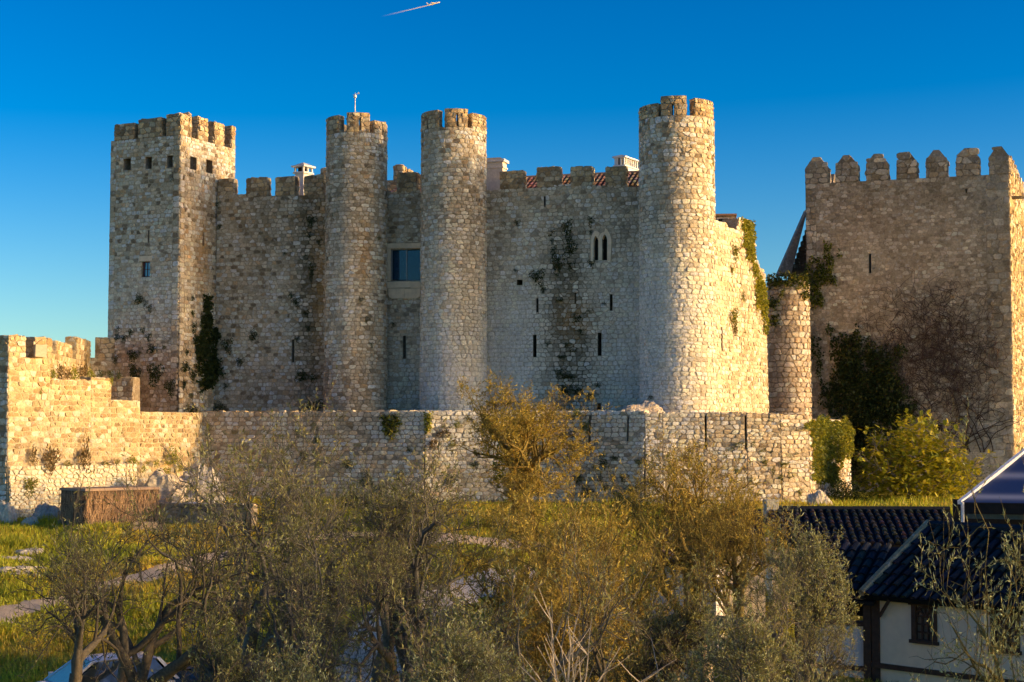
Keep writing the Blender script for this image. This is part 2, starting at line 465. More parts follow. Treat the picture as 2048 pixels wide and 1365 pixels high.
PAL = [((0.44, 0.375, 0.28), 4), ((0.38, 0.33, 0.25), 3), ((0.48, 0.435, 0.355), 4), ((0.56, 0.525, 0.45), 3), ((0.29, 0.235, 0.165), 2), ((0.41, 0.39, 0.345), 2), ((0.43, 0.31, 0.19), 1), ((0.70, 0.67, 0.60), 3), ((0.19, 0.15, 0.105), 2)]
PALC = [c for c, w in PAL for _ in range(w)]
def mixv(a, b, t): return tuple(x + (y - x) * t for x, y in zip(a, b))
def paint_stone(px, py, rng):
    c = rng.choice(PALC); k = rng.uniform(0.85, 1.15); c = tuple(x * k for x in c)
    w, cy, d, o, br = zones(px, py)
    w = min(1, w * rng.uniform(0.5, 1.2)); c = mixv(c, (0.62, 0.60, 0.54), 0.85 * w)
    c = mixv(c, (0.60, 0.60, 0.56), min(0.75, cy * rng.uniform(0.3, 1.0)))
    c = mixv(c, (0.26, 0.18, 0.11), min(0.7, br * rng.uniform(0.2, 1.0)))
    d = d + 0.42 * wave(px, 0.3) * wave(px, 2.1) * (1 if py < 520 else 0.5)
    c = mixv(c, (0.10, 0.085, 0.055), min(0.85, d * rng.uniform(0.25, 1.05)))
    c = mixv(c, (0.34, 0.18, 0.04), min(0.6, o * rng.uniform(0.0, 1.0)))
    return c
def paint_mortar(px, py, rng):
    c = (0.36, 0.305, 0.225); w, cy, d, o, br = zones(px, py)
    c = mixv(c, (0.45, 0.43, 0.38), min(1, 0.8 * w)); c = mixv(c, (0.46, 0.45, 0.40), min(0.6, 0.5 * cy))
    c = mixv(c, (0.20, 0.15, 0.10), min(0.7, br)); c = mixv(c, (0.06, 0.055, 0.035), min(0.9, d + 0.2 * wave(px, 0.3)))
    c = mixv(c, (0.30, 0.16, 0.04), min(0.7, o)); k = rng.uniform(0.85, 1.15)
    return tuple(x * k for x in c)
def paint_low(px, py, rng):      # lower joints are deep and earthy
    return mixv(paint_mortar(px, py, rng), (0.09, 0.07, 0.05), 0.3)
def paint_block(px, py, rng):    # sandstone battlement blocks
    c = rng.choice([(0.36, 0.27, 0.16), (0.29, 0.215, 0.13), (0.42, 0.33, 0.20), (0.20, 0.145, 0.09), (0.38, 0.33, 0.24)])
    k = rng.uniform(0.85, 1.15); return tuple(x * k for x in c)
def paint_blockm(px, py, rng): return (0.30, 0.24, 0.155)
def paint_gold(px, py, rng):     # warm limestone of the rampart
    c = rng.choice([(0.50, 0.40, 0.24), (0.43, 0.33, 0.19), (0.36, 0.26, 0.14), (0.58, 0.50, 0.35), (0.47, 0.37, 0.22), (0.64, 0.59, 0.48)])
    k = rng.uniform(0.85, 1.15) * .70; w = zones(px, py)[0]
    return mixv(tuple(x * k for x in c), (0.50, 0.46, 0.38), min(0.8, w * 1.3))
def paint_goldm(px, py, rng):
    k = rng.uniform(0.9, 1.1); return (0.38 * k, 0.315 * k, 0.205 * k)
def paint_keep(px, py, rng):
    c = rng.choice([(0.35, 0.285, 0.21), (0.29, 0.24, 0.175), (0.41, 0.345, 0.265), (0.33, 0.27, 0.20), (0.25, 0.20, 0.145), (0.48, 0.43, 0.35)])
    k = rng.uniform(0.9, 1.1); c = tuple(x * k for x in c)
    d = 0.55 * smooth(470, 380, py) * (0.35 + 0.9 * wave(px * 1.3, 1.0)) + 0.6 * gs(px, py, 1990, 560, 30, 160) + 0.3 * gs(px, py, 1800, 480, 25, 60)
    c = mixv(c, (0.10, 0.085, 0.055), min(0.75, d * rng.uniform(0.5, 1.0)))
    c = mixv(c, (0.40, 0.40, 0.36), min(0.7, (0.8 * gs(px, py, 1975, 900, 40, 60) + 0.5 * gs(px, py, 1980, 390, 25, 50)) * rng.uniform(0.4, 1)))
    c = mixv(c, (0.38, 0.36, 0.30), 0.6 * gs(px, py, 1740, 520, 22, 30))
    return c
def paint_keepm(px, py, rng): return mixv(paint_keep(px, py, rng), (0.22, 0.18, 0.13), 0.4)

# ------------------------------------------------------------------ ground
def ground_z(x, y):
    zl = interp(y, [0, 20, 30, 40, 50, 56, 60, 66, 70, 76, 82, 88, 110, 160, 400, 3000], [-9.6, -9.4, -9.2, -8.9, -8.3, -7.2, -6.4, -5.35, -4.85, -4.2, -3.75, -3.35, -3.2, -6, -30, -60])
    zr = interp(y, [0, 20, 30, 40, 46, 55, 66, 75, 82, 88, 110, 160, 400, 3000], [-8.5, -8.0, -7.5, -7.0, -6.6, -5.5, -4.6, -3.7, -3.45, -3.3, -3.2, -6, -30, -60])
    z = lerp(zl, zr, smooth(1.0, 10.0, x))
    z -= 0.02 * max(0, abs(x) - 45)
    k = smooth(95, 60, y) * smooth(30, 45, y)
    z += k * (0.14 * math.sin(x * 0.9 + y * 0.4) + 0.10 * math.sin(x * 0.37 - y * 0.83 + 1.0) + 0.05 * math.sin(2.1 * x + 1.3 * y))
    return z
def ground_hit(px, py):
    lo, hi = 12.0, 120.0
    y = lo
    while y < hi:
        p = pt(px, py, y)
        if p[2] <= ground_z(p[0], y): break
        y += 0.25
    return p
def build_ground():
    xs = np.concatenate([[-4000, -1500, -500, -200, -90, -60], np.arange(-45, 45.1, 0.75), [60, 90, 200, 500, 1500, 4000]])
    ys = np.concatenate([[-600, -200, -60, -20, 0, 8, 14], np.arange(18, 112.1, 0.75), [125, 150, 200, 300, 600, 1200, 2500, 6000]])
    v = [(x, y, ground_z(x, y)) for y in ys for x in xs]
    nx = len(xs); i, j = np.meshgrid(np.arange(nx - 1), np.arange(len(ys) - 1)); a = (j * nx + i).ravel()
    f = np.stack([a, a + 1, a + 1 + nx, a + nx], 1)
    m, nt, b, _ = new_mat('grassy ground')
    p = position(nt); n1 = noise(nt, p, 0.45, 6, 0.6); n2 = noise(nt, p, 3.5, 6, 0.7); n3 = noise(nt, p, 14, 4, 0.7)
    c = mixc(nt, ramp(nt, n1, [(0.38, 0.0), (0.62, 1.0)]), (0.30, 0.31, 0.03), (0.44, 0.34, 0.05))
    c = mixc(nt, ramp(nt, n2, [(0.57, 0.0), (0.68, 0.75)]), c, (0.36, 0.27, 0.15))
    c = mixc(nt, 1.0, c, ramp(nt, n3, [(0.25, 0.6), (0.75, 1.35)]), 'MULTIPLY')
    nt.links.new(c, b.inputs['Base Color']); b.inputs['Roughness'].default_value = 1.0; b.inputs['Specular IOR Level'].default_value = 0.05
    bump(nt, b, mixc(nt, 0.5, n2, n3), 0.8, 0.15)
    structure(make_mesh('ground', v, f, None, m, smooth=True))
build_ground()

WAYS = []
def strip(name, pix, widths, mat, lift=0.03, n=60):
    """a worn way laid over the ground along points picked in the photograph"""
    P = [ground_hit(*p) for p in pix]
    t = np.linspace(0, len(P) - 1, n); X = np.interp(t, range(len(P)), [p[0] for p in P]); Y = np.interp(t, range(len(P)), [p[1] for p in P])
    for _ in range(4): X[1:-1] = (X[:-2] + X[1:-1] + X[2:]) / 3; Y[1:-1] = (Y[:-2] + Y[1:-1] + Y[2:]) / 3
    W = np.interp(t, range(len(P)), widths); WAYS.append((X, Y, W)); rng = random.Random(name); V = []; m = 7
    for i in range(n):
        a, b = max(0, i - 1), min(n - 1, i + 1); d = unit(X[b] - X[a], Y[b] - Y[a])
        e1, e2 = rng.uniform(-.22, .22), rng.uniform(-.22, .22)
        for k in range(m):
            s = (k / (m - 1) - 0.5) * W[i] + (e1 if k == 0 else e2 if k == m - 1 else 0)
            x, y = X[i] - d[1] * s, Y[i] + d[0] * s
            V.append((x, y, ground_z(x, y) + (lift if 0 < k < m - 1 else -0.01)))
    f = [(i * m + k, i * m + k + 1, (i + 1) * m + k + 1, (i + 1) * m + k) for i in range(n - 1) for k in range(m - 1)]
    return structure(make_mesh(name, V, f, None, mat, smooth=True))
def dirt_mat(name, c1, c2):
    m, nt, b, _ = new_mat(name); p = position(nt); n2 = noise(nt, p, 2.2, 6, 0.7); n3 = noise(nt, p, 18, 4, 0.7)
    c = mixc(nt, ramp(nt, n2, [(0.35, 0.0), (0.65, 1.0)]), c1, c2)
    c = mixc(nt, 1.0, c, ramp(nt, n3, [(0.25, 0.75), (0.75, 1.2)]), 'MULTIPLY')
    nt.links.new(c, b.inputs['Base Color']); b.inputs['Roughness'].default_value = 1.0; bump(nt, b, n3, 0.7, 0.05); return m
M_DIRT = dirt_mat('trodden earth', (0.60, 0.44, 0.27), (0.66, 0.51, 0.33))
M_ROAD = dirt_mat('pale gravel', (0.68, 0.57, 0.41), (0.72, 0.62, 0.46))
strip('path', [(-60, 1260), (60, 1215), (200, 1180), (330, 1148), (440, 1112), (560, 1085), (700, 1070), (860, 1078), (1040, 1088), (1200, 1100)], [1.8, 2.0, 1.8, 1.6, 1.8, 2.2, 2.6, 2.4, 2.2, 2.0], M_DIRT)
strip('road', [(1080, 1150), (960, 1175), (860, 1200), (790, 1240), (745, 1300), (735, 1362), (740, 1440)], [2.4, 2.6, 2.8, 2.8, 2.6, 2.6, 2.8], M_ROAD, 0.05)

# ------------------------------------------------------------------ the castle
def rect(S, x0, y0, x1, y1):
    ua, za = S.at(x0, y1); ub, zb = S.at(x1, y0); return (ua, ub, za, zb)
def flat_merlon(root, S, u0, u1, z0, z1, thick, seed, w=0.42, h=0.27, ps=paint_block, pm=paint_blockm, cap=None, right=True, left=True, ragged=0.05, own=24):
    rng = random.Random(seed); g = Geo()
    q = lambda z, a=u0, b=u1, e=0.0: [S(a, z, 0), S(b, z, 0), S(b, z, -thick), S(a, z, -thick)]
    z1 = z1 + rng.uniform(-ragged, ragged)
    zs = z1 if cap is None else z1 - cap
    jt = lambda Q: [(x, y, z + (rng.uniform(-.09, .03) if not cap else 0)) for x, y, z in Q]
    g.hexa(q(z0 - 0.05), jt(q(zs)), pm(0, 0, rng))
    if cap: k = (u1 - u0) * 0.36; g.hexa(q(zs), q(z1, u0 + k, u1 - k), pm(0, 0, rng))
    o = g.build('merlon', M_MORTAR, root); o['_base'] = root['_base']
    top = (lambda u: zs + min(1, min(u - u0, u1 - u) / ((u1 - u0) * 0.36) + 0.15) * cap) if cap else None
    st = masonry(S, u0 - 0.02, u1 + 0.02, z0, z1, w, h, seed, ps, 0.014, 0.03, top=top, keep=lambda u, v: v < zs - h * .6 or rng.random() > .14)
    fr, br = S(u1, z0, 0), S(u1, z0, -thick); fl, bl = S(u0, z0, 0), S(u0, z0, -thick)
    if right: st += masonry(Flat(fr[:2], br[:2]), 0, thick, z0, zs, w, h, seed + 1, ps, 0.014, 0.025)
    if left: st += masonry(Flat(bl[:2], fl[:2]), 0, thick, z0, zs, w, h, seed + 2, ps, 0.014, 0.025)
    if not cap: st += masonry(Top(fl, S.d, z1), 0, u1 - u0, 0, thick, w, thick * 0.6, seed + 3, ps, 0.014, 0.02)
    put_stones(o, st, own, 60)
    return o
def round_merlon(root, S, a0, a1, z0, z1, thick, seed, slit=None, w=0.36, h=0.24, ps=paint_block, pm=paint_blockm):
    """a0, a1 in degrees round the drum; slit = (degrees, half width, z0, z1)"""
    rng = random.Random(seed); R = S.R; u0, u1 = math.radians(a0) * R, math.radians(a1) * R; g = Geo()
    z1 = z1 + rng.uniform(-.07, .05)
    pieces = [(u0, u1, z0 - .05, z1)]; hole = ()
    if slit:
        us = math.radians(slit[0]) * R; a, b, c, d = us - slit[1], us + slit[1], slit[2], slit[3]
        pieces = [(u0, a, z0 - .05, z1), (b, u1, z0 - .05, z1), (a, b, z0 - .05, c), (a, b, d, z1)]; hole = ((a, b, c, d),)
    for (a, b, c, d) in pieces:
        n = max(1, int((b - a) / 0.25))
        for i in range(n):
            s, e = a + (b - a) * i / n, a + (b - a) * (i + 1) / n
            g.hexa([S(s, c, 0), S(e, c, 0), S(e, c, -thick), S(s, c, -thick)], [S(s, d, 0), S(e, d, 0), S(e, d, -thick), S(s, d, -thick)], pm(0, 0, rng))
    o = g.build('merlon', M_MORTAR, root); o['_base'] = root['_base']
    st = masonry(S, u0, u1, z0, z1, w, h, seed, ps, 0.014, 0.03, holes=hole, keep=lambda u, v: v < z1 - h * .6 or rng.random() > .14)
    for s, flip in ((u1, False), (u0, True)):
        f, b = S(s, z0, 0)[:2], S(s, z0, -thick)[:2]
        st += masonry(Flat(b, f) if flip else Flat(f, b), 0, thick, z0, z1, w, h, seed + 5, ps, 0.014, 0.02)
    put_stones(o, st, 24, 60)
    return o

WALL_SLOPE = -0.306
# plan positions
T1c = (kx(712) * 94.6, 94.6); T2c = (kx(907) * 92.9, 92.9); TRc = (kx(1355) * 89.3, 89.3)
WP = (T1c[0], 95.5); WD = unit(1, WALL_SLOPE)
wall_pt = lambda px: (lambda s: (WP[0] + WD[0] * s, WP[1] + WD[1] * s))(plan_hit(px, WP, WD))
Bc = (kx(358) * 95.0, 95.0)
r25 = math.radians(25)
s_ = plan_hit(218, Bc, (-math.cos(r25), math.sin(r25))); Ac = (Bc[0] - math.cos(r25) * s_, Bc[1] + math.sin(r25) * s_)
Cc = (Bc[0] + math.sin(r25) * 5.35, Bc[1] + math.cos(r25) * 5.35)

def square_tower():
    root = thing('square_tower', 'square rubble stone tower with a row of square openings under its battlements', 'tower', (*Bc, 0))
    L = Flat(Ac, Bc, 0.006, 17); R_ = Flat(Bc, Cc, 0.004, 17)
    zt = zed(272, 95.3); z0 = -1.2
    hl = [rect(L, 247, 317, 262, 342), rect(L, 291, 314, 304, 339), rect(L, 334, 311, 346, 336), rect(L, 296.5, 461, 299.5, 487), rect(L, 284, 523, 301, 555)]
    hr = [rect(R_, 380, 316, 393, 338), rect(R_, 412, 322, 425, 345), rect(R_, 404, 465, 407, 492)]
    core(L, 0, L.L, z0, zt, paint_mortar, 11, 1.2, hl, parent=root, name='wall_core', ends=False)
    core(R_, 0, R_.L, z0, zt, paint_mortar, 12, 1.2, hr, parent=root, name='wall_core', ends=False)
    g = Geo(); D = (Ac[0] + Cc[0] - Bc[0], Ac[1] + Cc[1] - Bc[1])
    g.hexa([(*Ac, zt - .6), (*Bc, zt - .6), (*Cc, zt - .6), (*D, zt - .6)], [(*Ac, zt - .03), (*Bc, zt - .03), (*Cc, zt - .03), (*D, zt - .03)], (0.3, .25, .18))
    for a, b in ((Cc, D), (D, Ac)):
        g.hexa([(*a, z0), (*b, z0), (b[0] * .97 + Bc[0] * .03, b[1] * .97 + Bc[1] * .03, z0), (a[0] * .97 + Bc[0] * .03, a[1] * .97 + Bc[1] * .03, z0)],
               [(*a, zt - .05), (*b, zt - .05), (b[0] * .97 + Bc[0] * .03, b[1] * .97 + Bc[1] * .03, zt - .05), (a[0] * .97 + Bc[0] * .03, a[1] * .97 + Bc[1] * .03, zt - .05)], (0.3, .25, .18))
    g.build('rear_wall', M_MORTAR, root)
    lw = rect(L, 280, 512, 306, 523)
    st = masonry(L, 0.4, L.L - .45, z0, zt, 0.30, 0.215, 13, paint_stone, 0.012, 0.026, hl + [(lw[0], lw[1], lw[2], lw[3])])
    for S_, a_, b_ in ((L, 0.0, .4), (L, L.L - .45, L.L + .02), (R_, -.02, .4)): st += masonry(S_, a_, b_, z0, zt, 0.52, 0.31, 17, paint_stone, 0.012, 0.03, hl if S_ is L else hr, irr=.6)
    st += masonry(R_, 0.4, R_.L, z0, zt, 0.30, 0.215, 14, paint_stone, 0.012, 0.026, hr)
    put_stones(root, st, 300)
    # battlements
    for i, (a, b, py) in enumerate(((229, 268, 239), (277, 322, 234), (333, 366, 229))):
        u0, u1 = max(0, L.at(a, 260)[0]), min(L.L, L.at(b, 260)[0]); 
        flat_merlon(root, L, u0, u1, zt, zed(py, 95.5), 0.75, 100 + i * 7)
    tops = ((366, 383, 229), (397, 416, 238), (429, 448, 247), (463, 476, 255))
    for i, (a, b, py) in enumerate(tops):
        u0, u1 = max(0.78 if i == 0 else 0, R_.at(a, 260)[0]), R_.at(b, 260)[0]
        if i == 0: u0 = 0.78; 
        if u1 > u0 + .2: flat_merlon(root, R_, u0, min(u1, R_.L), zt, zed(py, 95.2 + (u0 + u1) * .46), 0.75, 140 + i * 7)
    # stepped window with frame, muntins and panes
    u0, u1, a, b = hl[4]; Lw = L.offset(-0.16); g = Geo(); fr = 0.055
    def bar(x0, x1, y0, y1, dep=0.06): g.hexa([Lw(x0, y0, 0), Lw(x1, y0, 0), Lw(x1, y0, -dep), Lw(x0, y0, -dep)], [Lw(x0, y1, 0), Lw(x1, y1, 0), Lw(x1, y1, -dep), Lw(x0, y1, -dep)])
    bar(u0, u0 + fr, a, b); bar(u1 - fr, u1, a, b); bar(u0 + fr, u1 - fr, a, a + fr); bar(u0 + fr, u1 - fr, b - fr, b)
    um, zm = (u0 + u1) / 2, (a + b) / 2
    bar(um - .02, um + .02, a + fr, b - fr, .04); bar(u0 + fr, um - .02, zm - .018, zm + .018, .04); bar(um + .02, u1 - fr, zm - .018, zm + .018, .04)
    win = g.build('window', M_REDWOOD, root); win['_base'] = root['_base']
    for (x0, x1) in ((u0 + fr, um - .02), (um + .02, u1 - fr)):
        for (y0, y1) in ((a + fr, zm - .018), (zm + .018, b - fr)):
            p = Geo(); p.hexa([Lw(x0, y0, -.02), Lw(x1, y0, -.02), Lw(x1, y0, -.03), Lw(x0, y0, -.03)], [Lw(x0, y1, -.02), Lw(x1, y1, -.02), Lw(x1, y1, -.03), Lw(x0, y1, -.03)])
            p.build('pane', M_PANE, win)
    g = Geo(); x0, x1, y0, y1 = lw; g.hexa([L(x0, y0, .05), L(x1, y0, .05), L(x1, y0, -.1), L(x0, y0, -.1)], [L(x0, y1, .05), L(x1, y1, .05), L(x1, y1, -.1), L(x0, y1, -.1)])
    g.build('lintel', M_DRESSED, root)
square_tower()

def round_tower(label, c, R, bat, ztop, z0, w, h, seed, merlons, minpx=80, irr=1.0, lean=(0, 0), slits=(), extra_back=True):
    root = thing('round_tower', label, 'tower', (c[0], c[1], 0), 'round towers of the castle front')
    S = Round(c, R, bat, ztop, lean)
    hs_ = [rect(S, *q) for q in slits]
    core(S, -math.pi * R, math.pi * R, z0, ztop, paint_mortar, seed, back=False, holes=hs_, step=0.45, parent=root, name='drum_core')
    g = Geo(); n = 28
    g.add([S(2 * math.pi * R * i / n, ztop - .02, 0) for i in range(n)], [tuple(range(n))], (.3, .25, .18)); g.build('tower_floor', M_MORTAR, root)
    st = masonry(S, -1.75 * R, 1.75 * R, z0, ztop, w, h, seed + 1, paint_stone, 0.012, 0.026, hs_, irr=irr)
    put_stones(root, st, 300, minpx)
    for i, m in enumerate(merlons):
        round_merlon(root, S, m[0], m[1], ztop + m[3], m[2], 0.5, seed + 20 + i * 9, m[4] if len(m) > 4 else None)
    return root, S
def deg(c, R, px, py=240):
    y = c[1] - R * .5; x = pt(px, py, y)[0]; return math.degrees(math.asin(max(-1, min(1, (x - c[0]) / R))))

# westernmost of the three round towers, then the middle one, then the big one
c, R = T1c, 60 / F * 94.6; zt = zed(266, 93.2); zm = zed(231, 93.5)
T1root, T1S = round_tower('slender round tower carrying a metal weather mast, beside the square tower', c, R, 0.004, zt, -0.6, 0.30, 0.21, 301,
    [(-92, -32, zm, 0), (-14, 30, zm + .02, 0, (11, .045, zt + .1, zt + .75)), (40, 92, zm - .25, -.25, (64, .04, zt, zt + .6)), (108, 140, zm - .1, 0), (160, 195, zm - .1, 0), (214, 250, zm - .1, 0)])
c, R = T2c, 64.5 / F * 92.9; zt = zed(256, 91.4); zm = zed(221, 91.5)
T2root, T2S = round_tower('middle round tower with a stepped shadow below its battlements, right of the large glazed window', c, R, 0.003, zt, -0.6, 0.31, 0.215, 401,
    [(-92, -28, zm, 0, (-52, .04, zt + .05, zt + .6)), (-14, 27, zm + .08, 0, (8, .05, zt + .05, zt + .75)), (36, 92, zm - .12, -.1, (68, .045, zt - .05, zt + .55)), (108, 142, zm - .1, 0), (164, 196, zm - .1, 0), (216, 252, zm - .1, 0)])
c, R = TRc, 74.5 / F * 89.3; zt = zed(234, 87.8); zm = zed(199, 87.8)
TRroot, TRS = round_tower('tallest and widest round tower, half sunlit at the corner of the castle', c, R, 0.003, zt, -0.6, 0.33, 0.225, 501,
    [(-95, -36, zm - .15, 0), (-30, 10, zm + .08, 0, (-11, .05, zt + .0, zt + .6)), (23, 75, zm + .05, .05), (105, 145, zm - .1, 0), (165, 195, zm - .4, 0), (222, 255, zm - .2, 0)])

def curtain(name, label, pxa, pxb, sill, merlons, holes, seed, extra_holes=(), behind=0.0, top_fn=None, w=0.30, h=0.215):
    pa, pb = wall_pt(pxa), wall_pt(pxb)
    S = Flat(pa, pb, 0.003, 13); root = thing('castle_wall', label, 'wall', (*pa, 0), 'curtain walls between the towers')
    hs_ = [rect(S, *q) for q in holes]
    zts = [(S.at(px, py)) for px, py in sill]; top = lambda u: float(np.interp(u, [q[0] for q in zts], [q[1] for q in zts]))
    zmax = max(q[1] for q in zts)
    core(S, 0, S.L, -0.6, zmax, paint_mortar, seed, 1.0, hs_, top=top, parent=root, name='wall_core')
    st = masonry(S, 0, S.L, -0.6, zmax + .1, w, h, seed + 1, paint_stone, 0.012, 0.026, hs_ + [rect(S, *q) for q in extra_holes], top=lambda u: top(u) + .12)
    put_stones(root, st, 300)
    for i, (a, b, py) in enumerate(merlons):
        u0, z = S.at(a, py); u1 = S.at(b, py)[0]
        flat_merlon(root, S, u0, u1, top((u0 + u1) / 2), z, 0.6, seed + 30 + i * 7, ragged=.03)
    return root, S
W1root, W1 = curtain('castle_wall', 'castle curtain wall with ivy in its corner beside the square tower', 432, 668, [(432, 394), (660, 390)],
    [(436, 466, 359), (493, 533, 357), (551, 590, 354), (608, 646, 352)], [(584, 680, 589, 725)], 601)
W2root, W2 = curtain('castle_wall', 'narrow castle wall holding the large glazed window between two round towers', 758, 862, [(758, 388), (862, 385)],
    [(794, 832, 347)], [(806, 672, 812, 718), (782, 498, 842, 563)], 641, extra_holes=[(772, 484, 850, 598)])
W3root, W3 = curtain('castle_wall', 'wide castle wall with a twin pointed window left of the tallest tower', 955, 1296, [(955, 383), (1000, 381), (1060, 377), (1120, 373), (1296, 374)],
    [(1000, 1046, 344), (1074, 1119, 336), (1141, 1183, 334), (1211, 1251, 335)],
    [(1088, 393, 1091, 414), (1066.5, 670, 1073, 715), (1196, 666, 1203, 712), (1073, 597, 1077, 625), (1220, 589, 1225, 622), (1150, 586, 1152, 606), (1195, 807, 1202, 832), (1053, 813, 1058, 832),
     (1187.5, 473, 1196.5, 521), (1205, 471, 1215, 521), (1034, 560, 1045, 571)], 701, extra_holes=[(1181, 457, 1224, 524)])

# large glazed window with its dressed stone surround
def big_window():
    S = W2; g = Geo(); t = 0.10
    win = thing('large_window', None, None, W2root['_base']); 
    def slab(x0, y0, x1, y1, d=t, geo=None, dep=.3):
        a, b, c, e = rect(S, x0, y0, x1, y1)
        return (geo or g).hexa([S(a, c, d), S(b, c, d), S(b, c, -dep), S(a, c, -dep)], [S(a, e, d), S(b, e, d), S(b, e, -dep), S(a, e, -dep)])
    bpy.data.objects.remove(win)
    fr = Geo(); 
    for q in ((782, 498, 842, 500.5), (782, 560.5, 842, 563), (782, 500.5, 784, 560.5), (811.5, 500.5, 813.5, 560.5), (840, 500.5, 842, 560.5)): slab(*q, d=-.06, geo=fr, dep=.14)
    win = fr.build('window', M_IRON, W2root); win['_base'] = W2root['_base']
    for q in ((784, 500.5, 811.5, 560.5), (813.5, 500.5, 840, 560.5)):
        p = Geo(); slab(*q, d=-.09, geo=p, dep=.11); p.build('pane', M_GLASS, win)
    p = Geo(); slab(786, 502, 799, 559, d=-.2, geo=p, dep=.24); p.build('curtain', plain('grey green curtain', (0.70, 0.78, 0.74), 0.9, 0.15, 12), win)
    for q in ((775, 487, 810, 497.7), (810.4, 486.5, 845, 497.7), (775, 498, 781.8, 520), (775, 520.4, 781.8, 541), (775, 541.4, 781.8, 563), (774.5, 563.5, 822, 577), (822.4, 563.5, 845, 577)):
        p = Geo(); slab(*q, geo=p); p.build('surround_block', M_DRESSED, W2root)
    for (x0, x1, cut) in ((778, 810, -1), (810.4, 842, 1)):
        a, b, c, e = rect(S, x0, 577.4, x1, 598); k = .22; p = Geo()
        prof = [(a, e), (b, e), (b, c), (a + k, c), (a + .06, c + .08), (a, c + k)] if cut < 0 else [(a, e), (b, e), (b, c + k), (b - .06, c + .08), (b - k, c), (a, c)]
        n = len(prof); p.add([S(u, v, t) for u, v in prof] + [S(u, v, -.1) for u, v in prof], [tuple(range(n))[::-1]] + [(i, (i + 1) % n, n + (i + 1) % n, n + i) for i in range(n)])
        p.build('apron_block', M_DRESSED, W2root)
big_window()

def lancets():
    S = W3; root = W3root
    w = bpy.data.objects.new('pointed_window', None)
    o, g = None, Geo()
    def poly(pp, d0, d1, mat, name, parent):
        q = Geo(); n = len(pp); q.add([S(*S.at(x, y), d0) for x, y in pp] + [S(*S.at(x, y), d1) for x, y in pp], [tuple(range(n))] + [((i + 1) % n, i, n + i, n + (i + 1) % n) for i in range(n)])
        return q.build(name, mat, parent)
    bpy.data.objects.remove(w)
    col = poly([(1197, 521), (1204.6, 521), (1204.6, 480), (1203, 472), (1200.6, 468), (1198, 474), (1197, 481)], .05, -.3, M_DRESSED, 'pointed_window', root); col['_base'] = root['_base']
    jl = [(1182, 523), (1187.6, 523), (1187.6, 483), (1189, 477), (1192, 472), (1195.5, 477), (1196.8, 481), (1198, 473), (1200, 467), (1197, 464), (1190, 462), (1184, 472), (1182, 480)]
    poly(jl, .07, -.3, M_DRESSED, 'arch_stone', col)
    jr = [(1215, 523), (1222, 523), (1223.5, 480), (1221, 470), (1215, 460), (1211, 457), (1209.5, 464), (1203, 467), (1201, 468), (1204, 473), (1205, 479), (1207, 473), (1210, 469), (1213, 473), (1215, 480)]
    poly(jr, .07, -.3, M_DRESSED, 'arch_stone', col)
    for x0, x1 in ((1187.8, 1196.6), (1205, 1214.8)):
        poly([(x0, 521), (x1, 521), (x1, 478), (x0, 478)], -.28, -.3, M_DARK, 'pane', col)
lancets()

# ------------------------------------------------------------------ sunlit flank of the castle running back from the big tower
SWa = (kx(1418) * 90.0, 90.0); SWb = (kx(1531) * 96.0, 96.0)
def side_wall():
    S = Flat(SWa, SWb, 0.02, 8)
    root = thing('castle_wall', 'sunlit castle side wall with a jagged ivy-hung top, running back from the tallest tower', 'wall', (*SWa, 0))
    prof = [(1418, 436), (1440, 443), (1456, 453), (1472, 464), (1476, 462), (1478, 437), (1492, 437), (1508, 449), (1511, 515), (1518, 530), (1531, 552)]
    q = [S.at(px, py) for px, py in prof]; top = lambda u: float(np.interp(u, [a for a, _ in q], [z for _, z in q]))
    hs_ = [rect(S, 1440, 655, 1442.5, 702)]
    zmax = max(z for _, z in q)
    core(S, 0, S.L, -0.6, zmax, paint_mortar, 801, 1.0, hs_, top=top, parent=root, step=0.3)
    put_stones(root, masonry(S, 0, S.L, -0.6, zmax, 0.34, 0.23, 802, lambda a, b, r: mixv(paint_stone(a, b, r), (.42, .35, .24), .4), 0.013, 0.032, hs_, top=lambda u: top(u) + .1), 300, 60)
    return root, S
SWroot, SW = side_wall()

# small round turret tucked between the flank and the keep
c, R = (kx(1576) * 98.2, 98.2), 41 / F * 98.2
def turret():
    root = thing('round_turret', 'short round turret under an ivy cap between the sunlit flank and the keep', 'tower', (c[0], c[1], 0))
    zt = zed(560, 97); S = Round(c, R, 0.01, zt)
    core(S, -math.pi * R, math.pi * R, -0.8, zt, paint_low, 811, back=False, parent=root, name='drum_core')
    g = Geo(); n = 24; g.add([S(2 * math.pi * R * i / n, zt - .02, 0) for i in range(n)], [tuple(range(n))], (.3, .25, .18)); g.build('turret_floor', M_MORTAR, root)
    put_stones(root, masonry(S, -1.7 * R, 1.7 * R, -0.8, zt, 0.36, 0.28, 812, lambda a, b, r: mixv(paint_stone(a, b, r), (.36, .29, .24), .5), 0.02, 0.04), 300)
    return root, S
TUroot, TU = turret()

